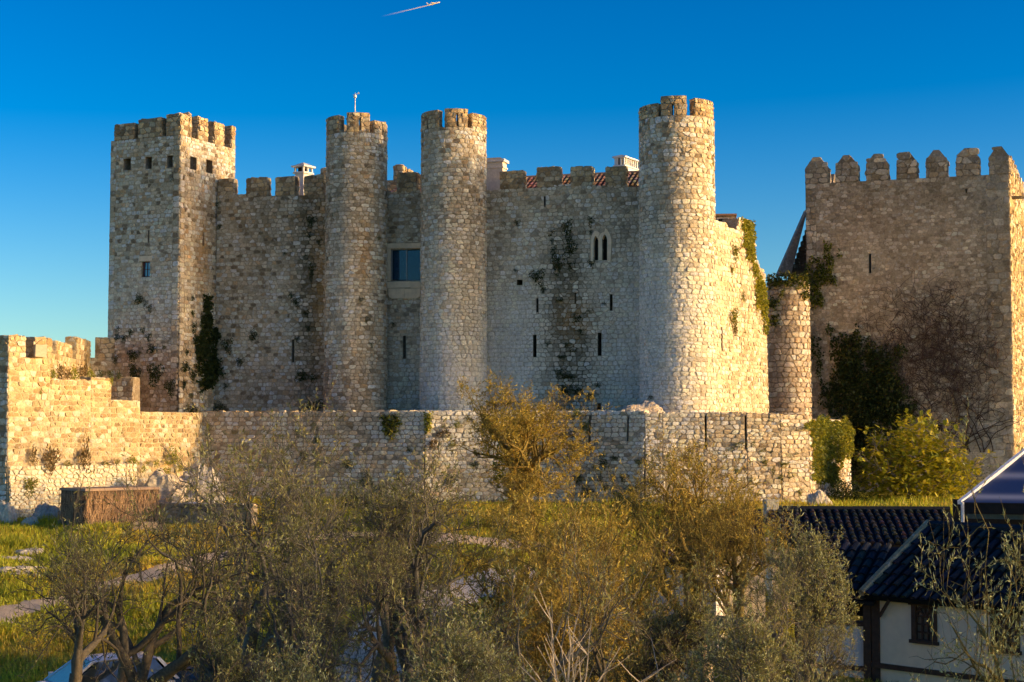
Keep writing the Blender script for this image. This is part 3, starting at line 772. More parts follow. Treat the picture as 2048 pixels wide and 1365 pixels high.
# ------------------------------------------------------------------ the keep
r20 = math.radians(20)
KL = (kx(1613) * 99.5, 99.5); s_ = plan_hit(2022.5, KL, (math.cos(r20), -math.sin(r20)))
KR = (KL[0] + math.cos(r20) * s_, KL[1] - math.sin(r20) * s_); KB = (KR[0] + math.sin(r20) * 17, KR[1] + math.cos(r20) * 17)
def keep():
    root = thing('castle_keep', 'massive square keep with pointed battlements and a bare brown creeper', 'tower', (*KR, 0))
    S = Flat(KL, KR); E = Flat(KR, KB); z0 = -4
    zs = [S.at(1613, 368), S.at(1700, 362), S.at(1830, 357), S.at(2022, 351)]
    zt = sum(z for _, z in zs) / 4
    hs_ = [rect(S, 1738, 508, 1742, 547), rect(S, 1654, 397, 1657, 402), rect(S, 1931, 378, 1934, 387), rect(S, 1871, 850, 1884, 863)]
    core(S, 0, S.L, z0, zt, paint_keepm, 901, 1.3, hs_, parent=root, step=.35, ends=False)
    core(E, 0, E.L, z0, zt, paint_goldm, 902, 1.3, (), parent=root, ends=False)
    g = Geo(); Kd = (KL[0] + KB[0] - KR[0], KL[1] + KB[1] - KR[1])
    for a, b in ((KB, Kd), (Kd, KL)):
        i1 = lambda p: (p[0] * .9 + KR[0] * .05 + KL[0] * .05, p[1] * .95 + KR[1] * .05)
        g.hexa([(*a, z0), (*b, z0), (*i1(b), z0), (*i1(a), z0)], [(*a, zt), (*b, zt), (*i1(b), zt), (*i1(a), zt)], (.3, .25, .18))
    i2 = zt - 1.2
    g.add([(*KL, i2), (*KR, i2), (*KB, i2), (*Kd, i2)], [(0, 1, 2, 3)], (.3, .25, .18))
    g.build('rear_wall', M_MORTAR, root)
    qw = 0.62
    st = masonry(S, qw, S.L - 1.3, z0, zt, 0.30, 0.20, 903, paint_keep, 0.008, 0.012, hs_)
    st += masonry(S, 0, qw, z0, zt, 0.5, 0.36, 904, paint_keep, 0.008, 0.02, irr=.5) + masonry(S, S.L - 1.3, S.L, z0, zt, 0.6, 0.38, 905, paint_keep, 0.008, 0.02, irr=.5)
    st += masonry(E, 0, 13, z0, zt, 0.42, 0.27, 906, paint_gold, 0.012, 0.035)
    put_stones(root, st, 300)
    mm = [(1609.5, 1655, 316, 337), (1671, 1715, 312, 332), (1732, 1775, 309, 328), (1793, 1833, 305, 325), (1852, 1893, 301.5, 320), (1912, 1958, 298, 317), (1978, 2022.5, 294, 314)]
    for i, (a, b, py, sh) in enumerate(mm):
        u0, z = S.at(a, py); u1 = S.at(b, py)[0]; z2 = S.at(a, sh)[1]
        flat_merlon(root, S, max(0, u0), min(S.L, u1), zt, z, 0.8, 920 + i * 7, 0.5, 0.32, paint_keep, paint_keepm, cap=z - z2, ragged=.02, own=14)
    for i in range(7):
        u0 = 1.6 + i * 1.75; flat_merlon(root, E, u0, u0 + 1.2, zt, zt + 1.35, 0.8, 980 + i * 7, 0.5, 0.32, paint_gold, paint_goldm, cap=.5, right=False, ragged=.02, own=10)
    Wf = Flat(Kd, KL)
    for i in range(3):
        u0 = Wf.L - 2.6 - i * 1.8; flat_merlon(root, Wf, u0, u0 + 1.2, zt, zt + 1.35, 0.8, 995 + i * 7, 0.5, 0.32, paint_keep, paint_keepm, cap=.5, right=False, ragged=.02, own=6)
    # stone spout on the sunny side
    u, z = 1.2, zed(398, 96.5)
    g = Geo(); g.hexa([E(u, z, 0), E(u + .2, z, 0), E(u + .2, z + .02, .7), E(u, z + .02, .7)], [E(u, z + .2, 0), E(u + .2, z + .2, 0), E(u + .2, z + .16, .7), E(u, z + .16, .7)], (.2, .16, .1)); g.build('spout', M_STONE, root)
    return root, S
Kroot, KS = keep()

def flying_stair():
    """sloping stone stair flank that climbs to the keep from behind the turret"""
    y = 101.5; root = thing('stone_stair', 'steep stone stair flank leaning against the left side of the keep', 'stair', pt(1600, 545, y))
    a, b = pt(1556, 550, y), pt(1614, 418, y); c_, d_ = pt(1582, 550, y), pt(1616, 470, y)
    g = Geo(); T = (.27, .25, .22)
    off = lambda p, k: (p[0], p[1] + k, p[2])
    g.hexa([a, c_, off(c_, 1.2), off(a, 1.2)], [b, (d_[0], d_[1], b[2]), (d_[0], d_[1] + 1.2, b[2]), off(b, 1.2)], T)
    g.build('parapet', M_STONE, root)
    S = Flat(pt(1570, 550, y + .6)[:2], pt(1622, 550, y + .6)[:2])
    g = Geo(); z0, z1 = zed(560, y), zed(455, y)
    n = 9
    for i in range(n):
        k0, k1 = i / n, (i + 1) / n; za = lerp(z0, z1, k0); zb = lerp(z0, z1, k1) - .03
        u = lerp(0.3, S.L - .1, k0); s = Geo()
        s.hexa([S(u, za, 0), S(S.L, za, 0), S(S.L, za, -.8), S(u, za, -.8)], [S(u, zb, 0), S(S.L, zb, 0), S(S.L, zb, -.8), S(u, zb, -.8)], (.14, .11, .08)); s.build('stair_course', M_STONE, root)
flying_stair()

from mathutils import noise as mnoise

# ------------------------------------------------------------------ the low retaining wall and the rampart
C0 = (kx(405, 850) * 91.0, 91.0)
def chain():
    P = [C0]
    def go(px, slope):
        p = P[-1]; d = unit(1, slope); s = plan_hit(px, p, d, 880); P.append((p[0] + d[0] * s, p[1] + d[1] * s))
    go(850, -0.306); go(1100, 0.06); go(1290, -0.52); go(1325, 0.0); go(1413, 0.02); go(1493, 0.03); go(1560, 0.16); go(1615, 0.42)
    return P
LW = chain()
IVe = (kx(1697, 880) * (LW[-1][1] + 6.5), LW[-1][1] + 6.5)
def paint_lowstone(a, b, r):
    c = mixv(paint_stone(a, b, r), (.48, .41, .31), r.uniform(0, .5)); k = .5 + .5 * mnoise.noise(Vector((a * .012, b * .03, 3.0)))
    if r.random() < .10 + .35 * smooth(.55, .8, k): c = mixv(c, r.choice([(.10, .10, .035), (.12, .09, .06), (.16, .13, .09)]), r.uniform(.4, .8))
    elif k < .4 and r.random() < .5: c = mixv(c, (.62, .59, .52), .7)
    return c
def low_wall():
    root = thing('retaining_wall', 'long low rubble retaining wall below the castle, part shaded and part sunlit', 'wall', (*LW[2], -3))
    st = []; tops = [825, 823, 824, 827, 827, 827, 828, 830, 833]
    for i in range(len(LW) - 1):
        S = Flat(LW[i], LW[i + 1], 0.045, 1.0); za, zb = zed(tops[i], LW[i][1]), zed(tops[i + 1], LW[i + 1][1])
        top = lambda u, a=za, b=zb, l=S.L: lerp(a, b, u / l); zm = max(za, zb)
        drains = [(S.L - .09, S.L, zm - 1.8, zm - .12)] if i in (4, 5) else [(S.L * .42, S.L * .42 + .09, zm - 1.6, zm - .2), (S.L * .82, S.L * .82 + .08, zm - 1.5, zm - .25)] if i == 2 else []
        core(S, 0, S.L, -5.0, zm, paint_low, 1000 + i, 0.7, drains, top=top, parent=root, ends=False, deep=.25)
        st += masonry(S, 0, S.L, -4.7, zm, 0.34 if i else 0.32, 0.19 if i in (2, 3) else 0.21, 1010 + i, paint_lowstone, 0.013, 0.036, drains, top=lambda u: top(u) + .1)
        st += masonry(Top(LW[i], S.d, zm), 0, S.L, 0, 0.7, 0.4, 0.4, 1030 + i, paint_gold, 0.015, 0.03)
    put_stones(root, st, 300)
    return root
LWroot = low_wall()
def low_flat(i): return Flat(LW[i], LW[i + 1], 0.045, 1.0)

# wall behind the cascade of ivy at the end of the retaining wall
def ivy_wall():
    root = thing('garden_wall', 'short rubble wall mostly hidden by hanging ivy, left of the fig tree', 'wall', (*LW[-1], -3))
    S = Flat(LW[-1], IVe, 0.03, 1.0); zt = zed(838, LW[-1][1])
    core(S, 0, S.L, -5, zt, paint_low, 1050, .6, (), parent=root)
    put_stones(root, masonry(S, 0, S.L, -4.5, zt, .36, .24, 1051, paint_stone, .02, .05), 120)
    return S
IV = ivy_wall()
# raised terrace between the walls
def terrace():
    pts = [C0] + LW[1:] + [IVe, (24, 108), (-30, 110), (-24, 97)]
    z = 0.45; n = len(pts)
    m = plain('terrace earth', (0.20, 0.16, 0.09), 1.0, 0.3, 2.0, bstr=.5)
    inner = [(x + .35, y + .6, z) for x, y in pts]
    structure(make_mesh('terrace_ground', inner, [tuple(range(n))], None, m))
terrace()

# rampart running towards the viewer on the left
RB = 80.0
NL = (kx(15, 850) * RB, RB)
def rampart():
    S = Flat(NL, C0, 0.01, 2.0)
    root = thing('rampart_wall', 'sunlit stepped rampart wall stepping down to the right, with a battlemented bastion end', 'wall', (*NL, -4))
    def U(px): return S.u_at(px, 800)
    steps = [(15, 100, 716), (100, 181, 759), (181, 222, 757), (222, 280, 801), (280, 405, 824)]
    st = []; seed = 1100
    for i, (a, b, py) in enumerate(steps):
        u0, u1 = (0 if i == 0 else U(a)), (S.L if i == 4 else U(b)); Y = S(0.5 * (u0 + u1), 0)[1]
        za, zb = S.at(a, py)[1], S.at(b, py + (4 if i == 4 else 3 if i in (1, 3) else 0))[1]
        if i == 4: zb = zed(826, C0[1])
        if i == 0: zb = za = S.at(57, 716)[1]
        top = lambda u, za=za, zb=zb, u0=u0, u1=u1: lerp(za, zb, (u - u0) / (u1 - u0)); zm = max(za, zb)
        core(S, u0, u1, -5.2, zm, paint_goldm, seed + i, 1.6 if i < 2 else 0.9, (), top=top, parent=root)
        rough = i in (1, 2)
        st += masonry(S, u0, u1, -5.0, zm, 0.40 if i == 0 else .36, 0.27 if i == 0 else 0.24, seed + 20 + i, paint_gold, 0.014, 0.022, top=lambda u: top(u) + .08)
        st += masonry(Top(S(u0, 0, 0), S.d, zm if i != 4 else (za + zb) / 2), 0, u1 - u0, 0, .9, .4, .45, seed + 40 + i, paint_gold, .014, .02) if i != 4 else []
    # shaded end face of the bastion
    q = 3.0; n = S.n; E = Flat((NL[0] - n[0] * q, NL[1] - n[1] * q), NL)
    zt = S.at(57, 716)[1]
    core(E, 0, E.L, -5.2, zt, paint_mortar, 1160, 1.0, (), parent=root, ends=False)
    st += masonry(E, 0, E.L, -5, zt, .38, .26, 1161, paint_stone, .014, .025)
    # white rubble plinth under the ledge
    P = Flat((S(U(17), 0, .06)[0], S(U(17), 0, .06)[1]), (S(U(262), 0, .4)[0], S(U(262), 0, .4)[1]), .07, -1.5)
    zl = (S.at(40, 932)[1] + S.at(240, 928)[1]) / 2
    core(P, 0, P.L, -5.2, zl, paint_goldm, 1170, .6, (), parent=root, name='plinth_core')
    st += masonry(P, 0, P.L, -5, zl, .27, .19, 1171, lambda a, b, r: mixv(paint_gold(a, b, r), (.60, .55, .45), r.uniform(.2, .8)), .016, .06, irr=1.4)
    st += masonry(Top(P(0, 0, 0), P.d, zl), 0, P.L, 0, .5, .4, .5, 1172, paint_gold, .014, .02)
    put_stones(root, st, 300)
    # merlons of the bastion
    for i, (a, b, py) in enumerate(((20, 52, 671), (70, 105, 675))):
        u0, z = S.at(a, py); u1 = S.at(b, py)[0]
        if i == 0: u0 = 0.0
        if i: u0 = max(u0, U(66))
        flat_merlon(root, S, u0, u1, zt, z, 0.7, 1180 + i * 7, .42, .27, paint_gold, paint_goldm, ragged=.02)
    return root, S
RAroot, RA = rampart()
def back_battlement():
    """battlemented wall set back behind the rampart, joining the square tower"""
    nx, ny = RA.n; o = 1.5
    a = pt(98, 716, 84.2)[:2]; b = pt(181, 716, 96.4)[:2]
    # keep the same pixel columns on the set-back line
    L = Flat(a, b)
    root = thing('battlement_wall', 'battlemented wall behind the rampart walkway, meeting the square tower', 'wall', (*L.p1, 0))
    zt = L.at(140, 716)[1]
    core(L, 0, L.L, -1, zt, paint_goldm, 1201, .8, (), parent=root)
    st = masonry(L, 0, L.L, -1, zt, .38, .26, 1202, paint_gold, .014, .022)
    # the return towards the square tower, in shade
    R_ = Flat(L.p1, (Ac[0] + .5, Ac[1] - .3)); z2 = R_.at(200, 676)[1]; z3 = R_.at(200, 716)[1]
    core(R_, 0, R_.L, -1, z3, paint_mortar, 1203, .7, (), parent=root)
    st += masonry(R_, 0, R_.L, -1, z3, .36, .25, 1204, paint_stone, .014, .025)
    put_stones(root, st, 200)
    for i, (p, q, py) in enumerate(((114, 144, 682), (153, 181, 675))):
        u0, z = L.at(p, py); u1 = L.at(q, py)[0]; flat_merlon(root, L, u0, min(L.L, u1), zt, z, .6, 1210 + 7 * i, .4, .26, paint_gold, paint_goldm, ragged=.02)
    flat_merlon(root, R_, .25, R_.L * .95, z3, z2, .6, 1230, .4, .26, ragged=.02, left=False)
    # low shaded cross wall by the step
    L2 = RA.offset(-1.35); p0 = L2(L2.u_at(222, 780), 0)[:2]; C = Flat(p0, (p0[0] + 2.2, p0[1] - .5)); u1 = C.u_at(266, 780)
    C = Flat(p0, C(u1, 0)[:2]); zt = C.at(240, 756)[1]
    cw = thing('cross_wall', 'low shaded stone block on the rampart walkway beside the sunlit step', 'wall', (*p0, 0))
    core(C, 0, C.L, -1, zt, paint_mortar, 1240, .8, (), parent=cw)
    put_stones(cw, masonry(C, 0, C.L, -1, zt, .34, .24, 1241, paint_stone, .014, .02) + masonry(Top(C.p0, C.d, zt), 0, C.L, 0, .8, .4, .4, 1242, paint_gold, .014, .02), 60)
back_battlement()

def floodlight():
    p = RA(RA.u_at(62, 700), zed(714, RA(RA.u_at(62, 700), 0)[1]), .05)
    root = thing('floodlight', 'tilted flat floodlight on the bastion battlement', 'lamp', p)
    g = Geo(); d, n = RA.d, RA.n
    def q(a, b, c): return (p[0] + d[0] * a + n[0] * b, p[1] + d[1] * a + n[1] * b, p[2] + c)
    g.hexa([q(.05, .1, 0), q(.75, .1, 0), q(.75, .22, 0), q(.05, .22, 0)], [q(.15, .0, .6), q(.85, .0, .6), q(.85, .12, .6), q(.15, .12, .6)], (.42, .37, .26))
    g.build('lamp_head', M_TINT, root)
    g = Geo(); g.tube([q(.3, -.3, .1), q(.35, .05, .15), q(.4, .15, .25)], .05, 6, (.2, .16, .1)); g.build('bracket', M_TINT, root)
floodlight()

# ------------------------------------------------------------------ rocks
def rock(label, px, py, Y, sx, sy, sz, seed, tint=(.45, .41, .34), z=None, cat='rock', group=None):
    rng = random.Random(seed); p = pt(px, py, Y); 
    if z is not None: p = (p[0], p[1], z)
    V, Fc = [], []; nu, nv = 44, 20; sd = Vector((seed * 7.3, seed * 3.1, seed * 1.7))
    T = []
    for j in range(nv + 1):
        for i in range(nu):
            a, b = 2 * math.pi * i / nu, math.pi * 0.5 * j / nv
            e = Vector((math.cos(a) * math.cos(b), math.sin(a) * math.cos(b), math.sin(b)))
            k = 0.85 + .30 * mnoise.noise(e * 1.6 + sd) + .16 * abs(mnoise.noise(e * 3.7 + sd)) + .06 * mnoise.noise(e * 9 + sd) + .02 * mnoise.noise(e * 21 + sd)
            sq = (abs(e.x) ** 3 + abs(e.y) ** 3 + abs(e.z) ** 3) ** (-1 / 3.0)
            k *= lerp(1, sq, .7)
            V.append((p[0] + sx * e.x * k, p[1] + sy * e.y * k, p[2] - .15 + sz * e.z * k))
            m = 1 + .35 * mnoise.noise(e * 5 + sd); T.append(tuple(c * m * 1.3 for c in tint))
    for j in range(nv):
        for i in range(nu): Fc.append((j * nu + i, j * nu + (i + 1) % nu, (j + 1) * nu + (i + 1) % nu, (j + 1) * nu + i))
    o = make_mesh('rock', V, Fc, T, M_ROCK, None, p)
    return tag(o, label, cat, group)
rock('pale rock outcrop on the terrace at the foot of the tallest tower', 1288, 828, 86.6, 1.3, .8, 0.75, 1, (.36, .31, .25))
rock('big craggy rock under the corner where rampart and retaining wall meet', 398, 1000, 86.5, 1.3, 1.0, 2.0, 2, (.34, .32, .28))
rock('tall sunlit craggy rock right of the brushwood hut', 330, 1000, 85.0, 1.3, .9, 1.6, 3, (.42, .36, .26))
rock('mossy sunlit rock in front of the big craggy rock', 372, 1015, 83.6, 1.0, .8, 1.2, 4, (.40, .34, .24))
rock('grey shaded boulder leaning against the white rubble plinth', 92, 1058, 79.5, .8, .6, 1.35, 5, (.36, .33, .28))
rock('small boulder beside the brushwood hut', 118, 1060, 79.0, .4, .4, .7, 6, (.30, .29, .27))
for i, (px, py, sx, sz, lb) in enumerate(((12, 1045, .5, 1.2, 'pale rock at the foot of the bastion end'), (60, 1050, .5, .5, 'low pale rock against the lit bastion base'), (25, 1120, 1.0, .35, 'flat limestone ledge in the grass below the bastion'),
        (60, 1105, .8, .3, 'upper limestone ledge in the sunlit grass'), (35, 1140, 1.0, .3, 'lower limestone ledge near the left edge of the slope'), (78, 1142, .45, .35, 'blocky grey rock at the end of the limestone ledge'),
        (70, 1155, .3, .3, 'small rock below the blocky grey one'), (1418, 1022, .5, .45, 'white rock at the foot of the sunlit retaining wall'), (1638, 1000, .6, .95, 'upright pale rock at the end corner of the retaining wall'),
        (55, 1185, .14, .12, 'small white stone lying on the sunlit slope'))):
    p = ground_hit(px, py) if i not in (8,) else pt(px, 1005, 83.2)
    rock(lb, px, py, p[1], sx, sx * .8, sz, 20 + i, (.46, .40, .31), z=p[2] if i != 8 else -3.5)

# brushwood hut and shaded stone garden wall
def hut():
    Y = 76.5; zb = ground_z(pt(200, 1050, Y)[0], Y) - .1; zt = zed(980, Y)
    a, b, c_ = pt(122, 1000, Y + 1.2)[:2], pt(172, 1000, Y - .4)[:2], pt(318, 1000, Y + 2.2)[:2]
    root = thing('brushwood_hut', 'flat-topped hut clad in bundled brown brushwood below the rampart', 'hut', (*b, zb))
    rng = random.Random(5)
    d_ = (a[0] + c_[0] - b[0], a[1] + c_[1] - b[1])
    g = Geo(); g.hexa([(*a, zb), (*b, zb), (*c_, zb), (*d_, zb)], [(*a, zt - .05), (*b, zt - .05), (*c_, zt - .05), (*d_, zt - .05)], (.10, .065, .04)); g.build('wall_core', M_TINT, root)
    g = Geo()
    for (p, q) in ((a, b), (b, c_)):
        S = Flat(p, q); n = int(S.L * 240)
        for _ in range(n):
            u = rng.uniform(-.05, S.L + .05); z = rng.uniform(zb - .05, zt - .3); l = rng.uniform(.25, .6); k = rng.uniform(.02, .2); du = rng.gauss(0, .14)
            c0 = rng.choice([(.34, .215, .12), (.44, .29, .17), (.25, .15, .09), (.52, .36, .21)])
            w = .012; g.add([S(u - w, z, k), S(u + w, z, k), S(u + du, z + l, k + rng.uniform(-.03, .1))], [(0, 1, 2)], c0)
    o = g.build('brushwood', M_TINT, root); o['kind'] = 'stuff'
    for (p, q) in ((a, b), (b, c_)):
        S = Flat(p, q)
        for f in (.2, .42, .64, .86):
            z = lerp(zb, zt, f); g = Geo(); m = max(4, int(S.L / .4)); g.tube([S(S.L * i / m, z + rng.uniform(-.015, .015), .13) for i in range(m + 1)], .014, 5, (.17, .11, .065)); g.build('binding_rod', M_BARK, root)
    g = Geo(); g.hexa([(a[0] - .08, a[1], zt - .05), (b[0], b[1] - .15, zt - .05), (c_[0] + .1, c_[1], zt - .05), (*d_, zt - .05)], [(a[0] - .05, a[1], zt + .06), (b[0], b[1] - .1, zt + .06), (c_[0], c_[1], zt + .06), (*d_, zt + .06)], (.34, .24, .16)); g.build('roof', M_TINT, root)
hut()
def shaded_wall():
    a, b = pt(322, 1040, 78.5)[:2], pt(505, 1040, 76.5)[:2]; S = Flat(a, b); zt = zed(1008, 77.5)
    root = thing('stone_garden_wall', 'low shaded stone wall on the grass between hut and olive trees', 'wall', (*a, -4))
    core(S, 0, S.L, -5, zt, paint_low, 1300, .4, (), parent=root)
    put_stones(root, masonry(S, 0, S.L, -4.8, zt, .36, .22, 1301, lambda x, y, r: mixv(paint_stone(x, y, r), (.14, .10, .06), .7), .02, .05) + masonry(Top(a, S.d, zt), 0, S.L, 0, .4, .4, .4, 1302, paint_stone, .014, .02), 100)  # stones mixed towards dark brown, so the wall's shade is in their colour
    p = pt(298, 1068, 75.5); root = thing('stone_block', 'squared stone block lying on the grass before the shaded wall', 'stone', p)
    g = Geo(); g.box((p[0], p[1], ground_z(p[0], p[1]) - .1), 1.3, .5, .45, .1, (.36, .28, .19)); g.build('block', M_STONE, root)
shaded_wall()

# ------------------------------------------------------------------ roofs and chimneys behind the curtain walls
M_TILE = tinted('clay roof tile', 0.85, 0.25, 9.0, .2)
def tiled_slope(g, p0, d, inward, L, depth, z0, z1, pitch, rng, cols, rad=None, courses=None, geo_under=True):
    """curved tiles laid in courses up a slope; p0 eave start, d along the eave"""
    n = int(L / pitch); rad = rad or pitch * .36; nc = courses or max(2, int(depth / .42))
    if geo_under:
        q = lambda u, k, e: (p0[0] + d[0] * u + inward[0] * depth * k, p0[1] + d[1] * u + inward[1] * depth * k, lerp(z0, z1, k) + e)
        g.hexa([q(0, 0, -.12), q(L, 0, -.12), q(L, 1, -.12), q(0, 1, -.12)], [q(0, 0, -.02), q(L, 0, -.02), q(L, 1, -.02), q(0, 1, -.02)], tuple(c * .6 for c in cols[0]))
    sl = math.hypot(depth, z1 - z0); nx, nz = -inward[0] * (z1 - z0) / sl, depth / sl; ny = -inward[1] * (z1 - z0) / sl
    for i in range(n):
        u = (i + .5) * pitch
        for j in range(nc):
            k0, k1 = j / nc - .01, (j + 1) / nc + .02; t = tuple(c * rng.uniform(.8, 1.2) for c in rng.choice(cols)); V = []
            for k, lift, rr in ((k0, .035, rad * 1.08), (k1, .0, rad * .92)):
                for s in range(5):
                    a = math.pi * s / 4; off = math.cos(a) * rr; up = math.sin(a) * rr * .8 + lift
                    V.append((p0[0] + d[0] * (u - off) + inward[0] * depth * k + nx * up, p0[1] + d[1] * (u - off) + inward[1] * depth * k + ny * up, lerp(z0, z1, k) + nz * up))
            g.add(V, [(s, s + 1, 6 + s, 5 + s) for s in range(4)] + [(0, 4, 3, 2, 1)], t)
CLAY = [(.36, .19, .11), (.42, .25, .15), (.30, .15, .09), (.40, .28, .19)]
def rear_roof(label, pxa, pxb, Y, eave, ridge, seed):
    inn = (-WD[1] * 1, WD[0] * 1); inn = (0.29, 0.957)
    a = pt(pxa, eave, Y); d = WD; L = plan_hit(pxb, a[:2], d, eave)
    root = thing('tiled_house', label, 'building', a)
    g = Geo(); rng = random.Random(seed); z0, z1 = zed(eave, Y), zed(ridge, Y + 2.2)
    tiled_slope(g, a, d, inn, L, 2.2, z0, z1, .27, rng, CLAY)
    o = g.build('roof_tile', M_TILE, root); o['kind'] = 'stuff'
    w = Geo(); c0 = (a[0] + d[0] * L / 2 + inn[0] * 1.3, a[1] + d[1] * L / 2 + inn[1] * 1.3, 0.5)
    w.box(c0, L, 1.9, z0 - .6, math.atan2(d[1], d[0]), (.6, .56, .5)); w.build('wall', M_TINT, root)
    # ridge capping
    r = Geo(); e = lambda u: (a[0] + d[0] * u + inn[0] * 2.2, a[1] + d[1] * u + inn[1] * 2.2, z1 + .03)
    r.tube([e(L * i / 12) for i in range(13)], .1, 6, (.40, .25, .16)); r.build('ridge', M_TILE, root)
    return root
rear_roof('low tiled roof glimpsed over the narrow wall between two round towers', 765, 850, 97.0, 392, 379, 1)
rear_roof('red tiled roof showing between the battlements of the wide castle wall', 1010, 1285, 94.0, 385, 358, 2)

def chimney_small():
    Y = 99.0; p = pt(598, 400, Y); s = F / Y; root = thing('chimney', 'small white chimney with a pyramid cap and open vents behind the curtain wall', 'chimney', p)
    rot = math.radians(-32); cx, cy = p[0] + .25, p[1]
    z = lambda py: zed(py, Y)
    g = Geo(); g.box((cx, cy, z(420)), .62, .75, z(349) - z(420), rot); g.build('shaft', M_WHITE, root)
    g = Geo(); g.box((cx, cy, z(349)), .82, .95, .1, rot); g.build('base_slab', M_WHITE, root)
    g = Geo(); 
    cr, sr = math.cos(rot), math.sin(rot)
    for x in (-.3, .3):
        for y in (-.38, 0, .38): g.box((cx + x * cr - y * sr, cy + x * sr + y * cr, z(346)), .1, .1, z(336) - z(346), rot)
    g.build('vent_post', M_WHITE, root)['kind'] = 'stuff'
    g = Geo(); g.box((cx, cy, z(346.5)), .4, .5, z(336) - z(346.5), rot); g.build('flue', M_DARK, root)
    g = Geo(); g.box((cx, cy, z(336)), .95, 1.1, .09, rot); g.build('cap_slab', M_WHITE, root)
    g = Geo(); g.box((cx, cy, z(333)), .8, .95, z(326) - z(333), rot, (.62, .55, .47), taper=.12); g.build('cap', M_TINT, root)
chimney_small()
def chimney_mid():
    Y = 97.0; p = pt(985, 390, Y); root = thing('chimney', 'broad plain white chimney with a flat cap, right of the middle round tower', 'chimney', p)
    rot = math.radians(-17); z = lambda py: zed(py, Y); cx, cy = pt(984, 350, Y)[:2]
    g = Geo(); g.box((cx, cy, z(420)), 1.5, .8, z(339) - z(420), rot, (.60, .55, .47)); g.build('shaft', M_TINT, root)
    g = Geo(); g.box((cx, cy, z(339)), 1.62, .9, .08, rot, (.66, .62, .55)); g.build('band', M_TINT, root)
    g = Geo(); g.box((cx, cy, z(339) + .08), 1.5, .8, z(327) - z(339) - .08, rot, (.62, .58, .5)); g.build('neck', M_TINT, root)
    g = Geo(); g.box((cx, cy, z(327)), 1.75, 1.0, .15, rot, (.7, .66, .6)); g.build('cap_slab', M_TINT, root)
    g = Geo(); g.box((cx, cy, z(327) + .15), 1.6, .9, z(318) - z(327) - .15, rot, (.46, .37, .24), taper=.75); g.build('cap', M_TINT, root)
chimney_mid()
def chimney_long():
    Y = 96.0; p = pt(1228, 390, Y); root = thing('chimney', 'long white louvred chimney with a hipped top beside the tallest tower', 'chimney', p)
    z = lambda py: zed(py, Y); dx, dy = math.cos(math.radians(62)), math.sin(math.radians(62)); fx, fy = dy, -dx   # long axis, sunny side normal
    o = pt(1249, 350, Y); W, L = .62, 3.6
    def P(u, v, zz): return (o[0] - fx * 0 + dx * u - fx * v, o[1] + dy * u - fy * v, zz)
    def blk(u0, u1, v0, v1, z0, z1, mat, name, par=root):
        g = Geo(); g.hexa([P(u0, v0, z0), P(u1, v0, z0), P(u1, v1, z0), P(u0, v1, z0)], [P(u0, v0, z1), P(u1, v0, z1), P(u1, v1, z1), P(u0, v1, z1)]); return g.build(name, mat, par)
    blk(0, L, 0, W, z(400), z(332), M_WHITE, 'shaft'); blk(-.06, L + .06, -.06, W + .06, z(332), z(332) + .07, M_WHITE, 'band')
    blk(.12, L - .1, .12, W - .12, z(330), z(315), M_DARK, 'flue')
    for i in range(13):
        u = .0 + i * (L - .1) / 12; blk(u, u + .1, 0, .1, z(330), z(315), M_WHITE, 'slat')
    for v in (.24, .46): blk(0, .1, v - .04, v + .05, z(330), z(315), M_WHITE, 'slat')
    blk(0, .1, W - .1, W, z(330), z(315), M_WHITE, 'slat')
    blk(-.1, L + .1, -.1, W + .1, z(315), z(315) + .08, M_WHITE, 'cap_slab')
    g = Geo(); a = z(315) + .08; b = z(307.5)
    g.add([P(-.1, -.1, a), P(L + .1, -.1, a), P(L + .1, W + .1, a), P(-.1, W + .1, a), P(.3, W / 2, b), P(L - .3, W / 2, b)], [(0, 1, 5, 4), (1, 2, 5), (2, 3, 4, 5), (3, 0, 4), (3, 2, 1, 0)], (.55, .48, .38)); g.build('cap', M_TINT, root)
    Y = 94.5; p = pt(1268, 375, Y); root = thing('flue_pipe', 'rusty red flue with a conical hat in front of the long white chimney', 'chimney', p)
    g = Geo(); g.lathe((p[0], p[1], zed(385, Y)), [(.22, 0), (.22, zed(356, Y) - zed(385, Y))], 14, (.30, .12, .08)); g.build('pipe', M_TINT, root)
    g = Geo(); g.lathe((p[0], p[1], zed(353, Y)), [(.36, 0), (.36, .03), (.05, .2)], 14, (.24, .13, .09)); g.build('hat', M_TINT, root)
    g = Geo(); [g.box((p[0] + x, p[1] - .1, zed(357, Y)), .03, .03, .18) for x in (-.14, .14)]; g.build('hat_stay', M_IRON, root)['kind'] = 'stuff'
chimney_long()
def dormer():
    Y = 96.0; p = pt(1450, 470, Y); root = thing('dormer_house', 'little dark-windowed house top above the sunlit castle flank', 'building', p)
    z = lambda py: zed(py, Y); x0, x1 = pt(1426, 450, Y)[0], pt(1472, 450, Y)[0]; w = x1 - x0
    g = Geo(); g.box(((x0 + x1) / 2, Y + .6, z(520)), w, 1.2, z(432) - z(520), -.1, (.30, .25, .20)); g.build('wall', M_STONE, root)
    g = Geo(); g.box(((x0 + x1) / 2, Y + .6, z(432)), w + .2, 1.5, .1, -.1, (.36, .2, .13)); g.build('roof', M_TINT, root)
    xa, xb = pt(1436, 450, Y)[0], pt(1456, 450, Y)[0]
    g = Geo(); g.box(((xa + xb) / 2, Y - .02, z(470)), xb - xa + .12, .1, z(436) - z(470), -.1, (.5, .45, .4)); f = g.build('window', M_TINT, root); f['_base'] = root['_base']
    g = Geo(); g.box(((xa + xb) / 2, Y - .06, z(469)), xb - xa - .04, .06, z(438) - z(469), -.1); g.build('pane', M_DARK, f)
dormer()
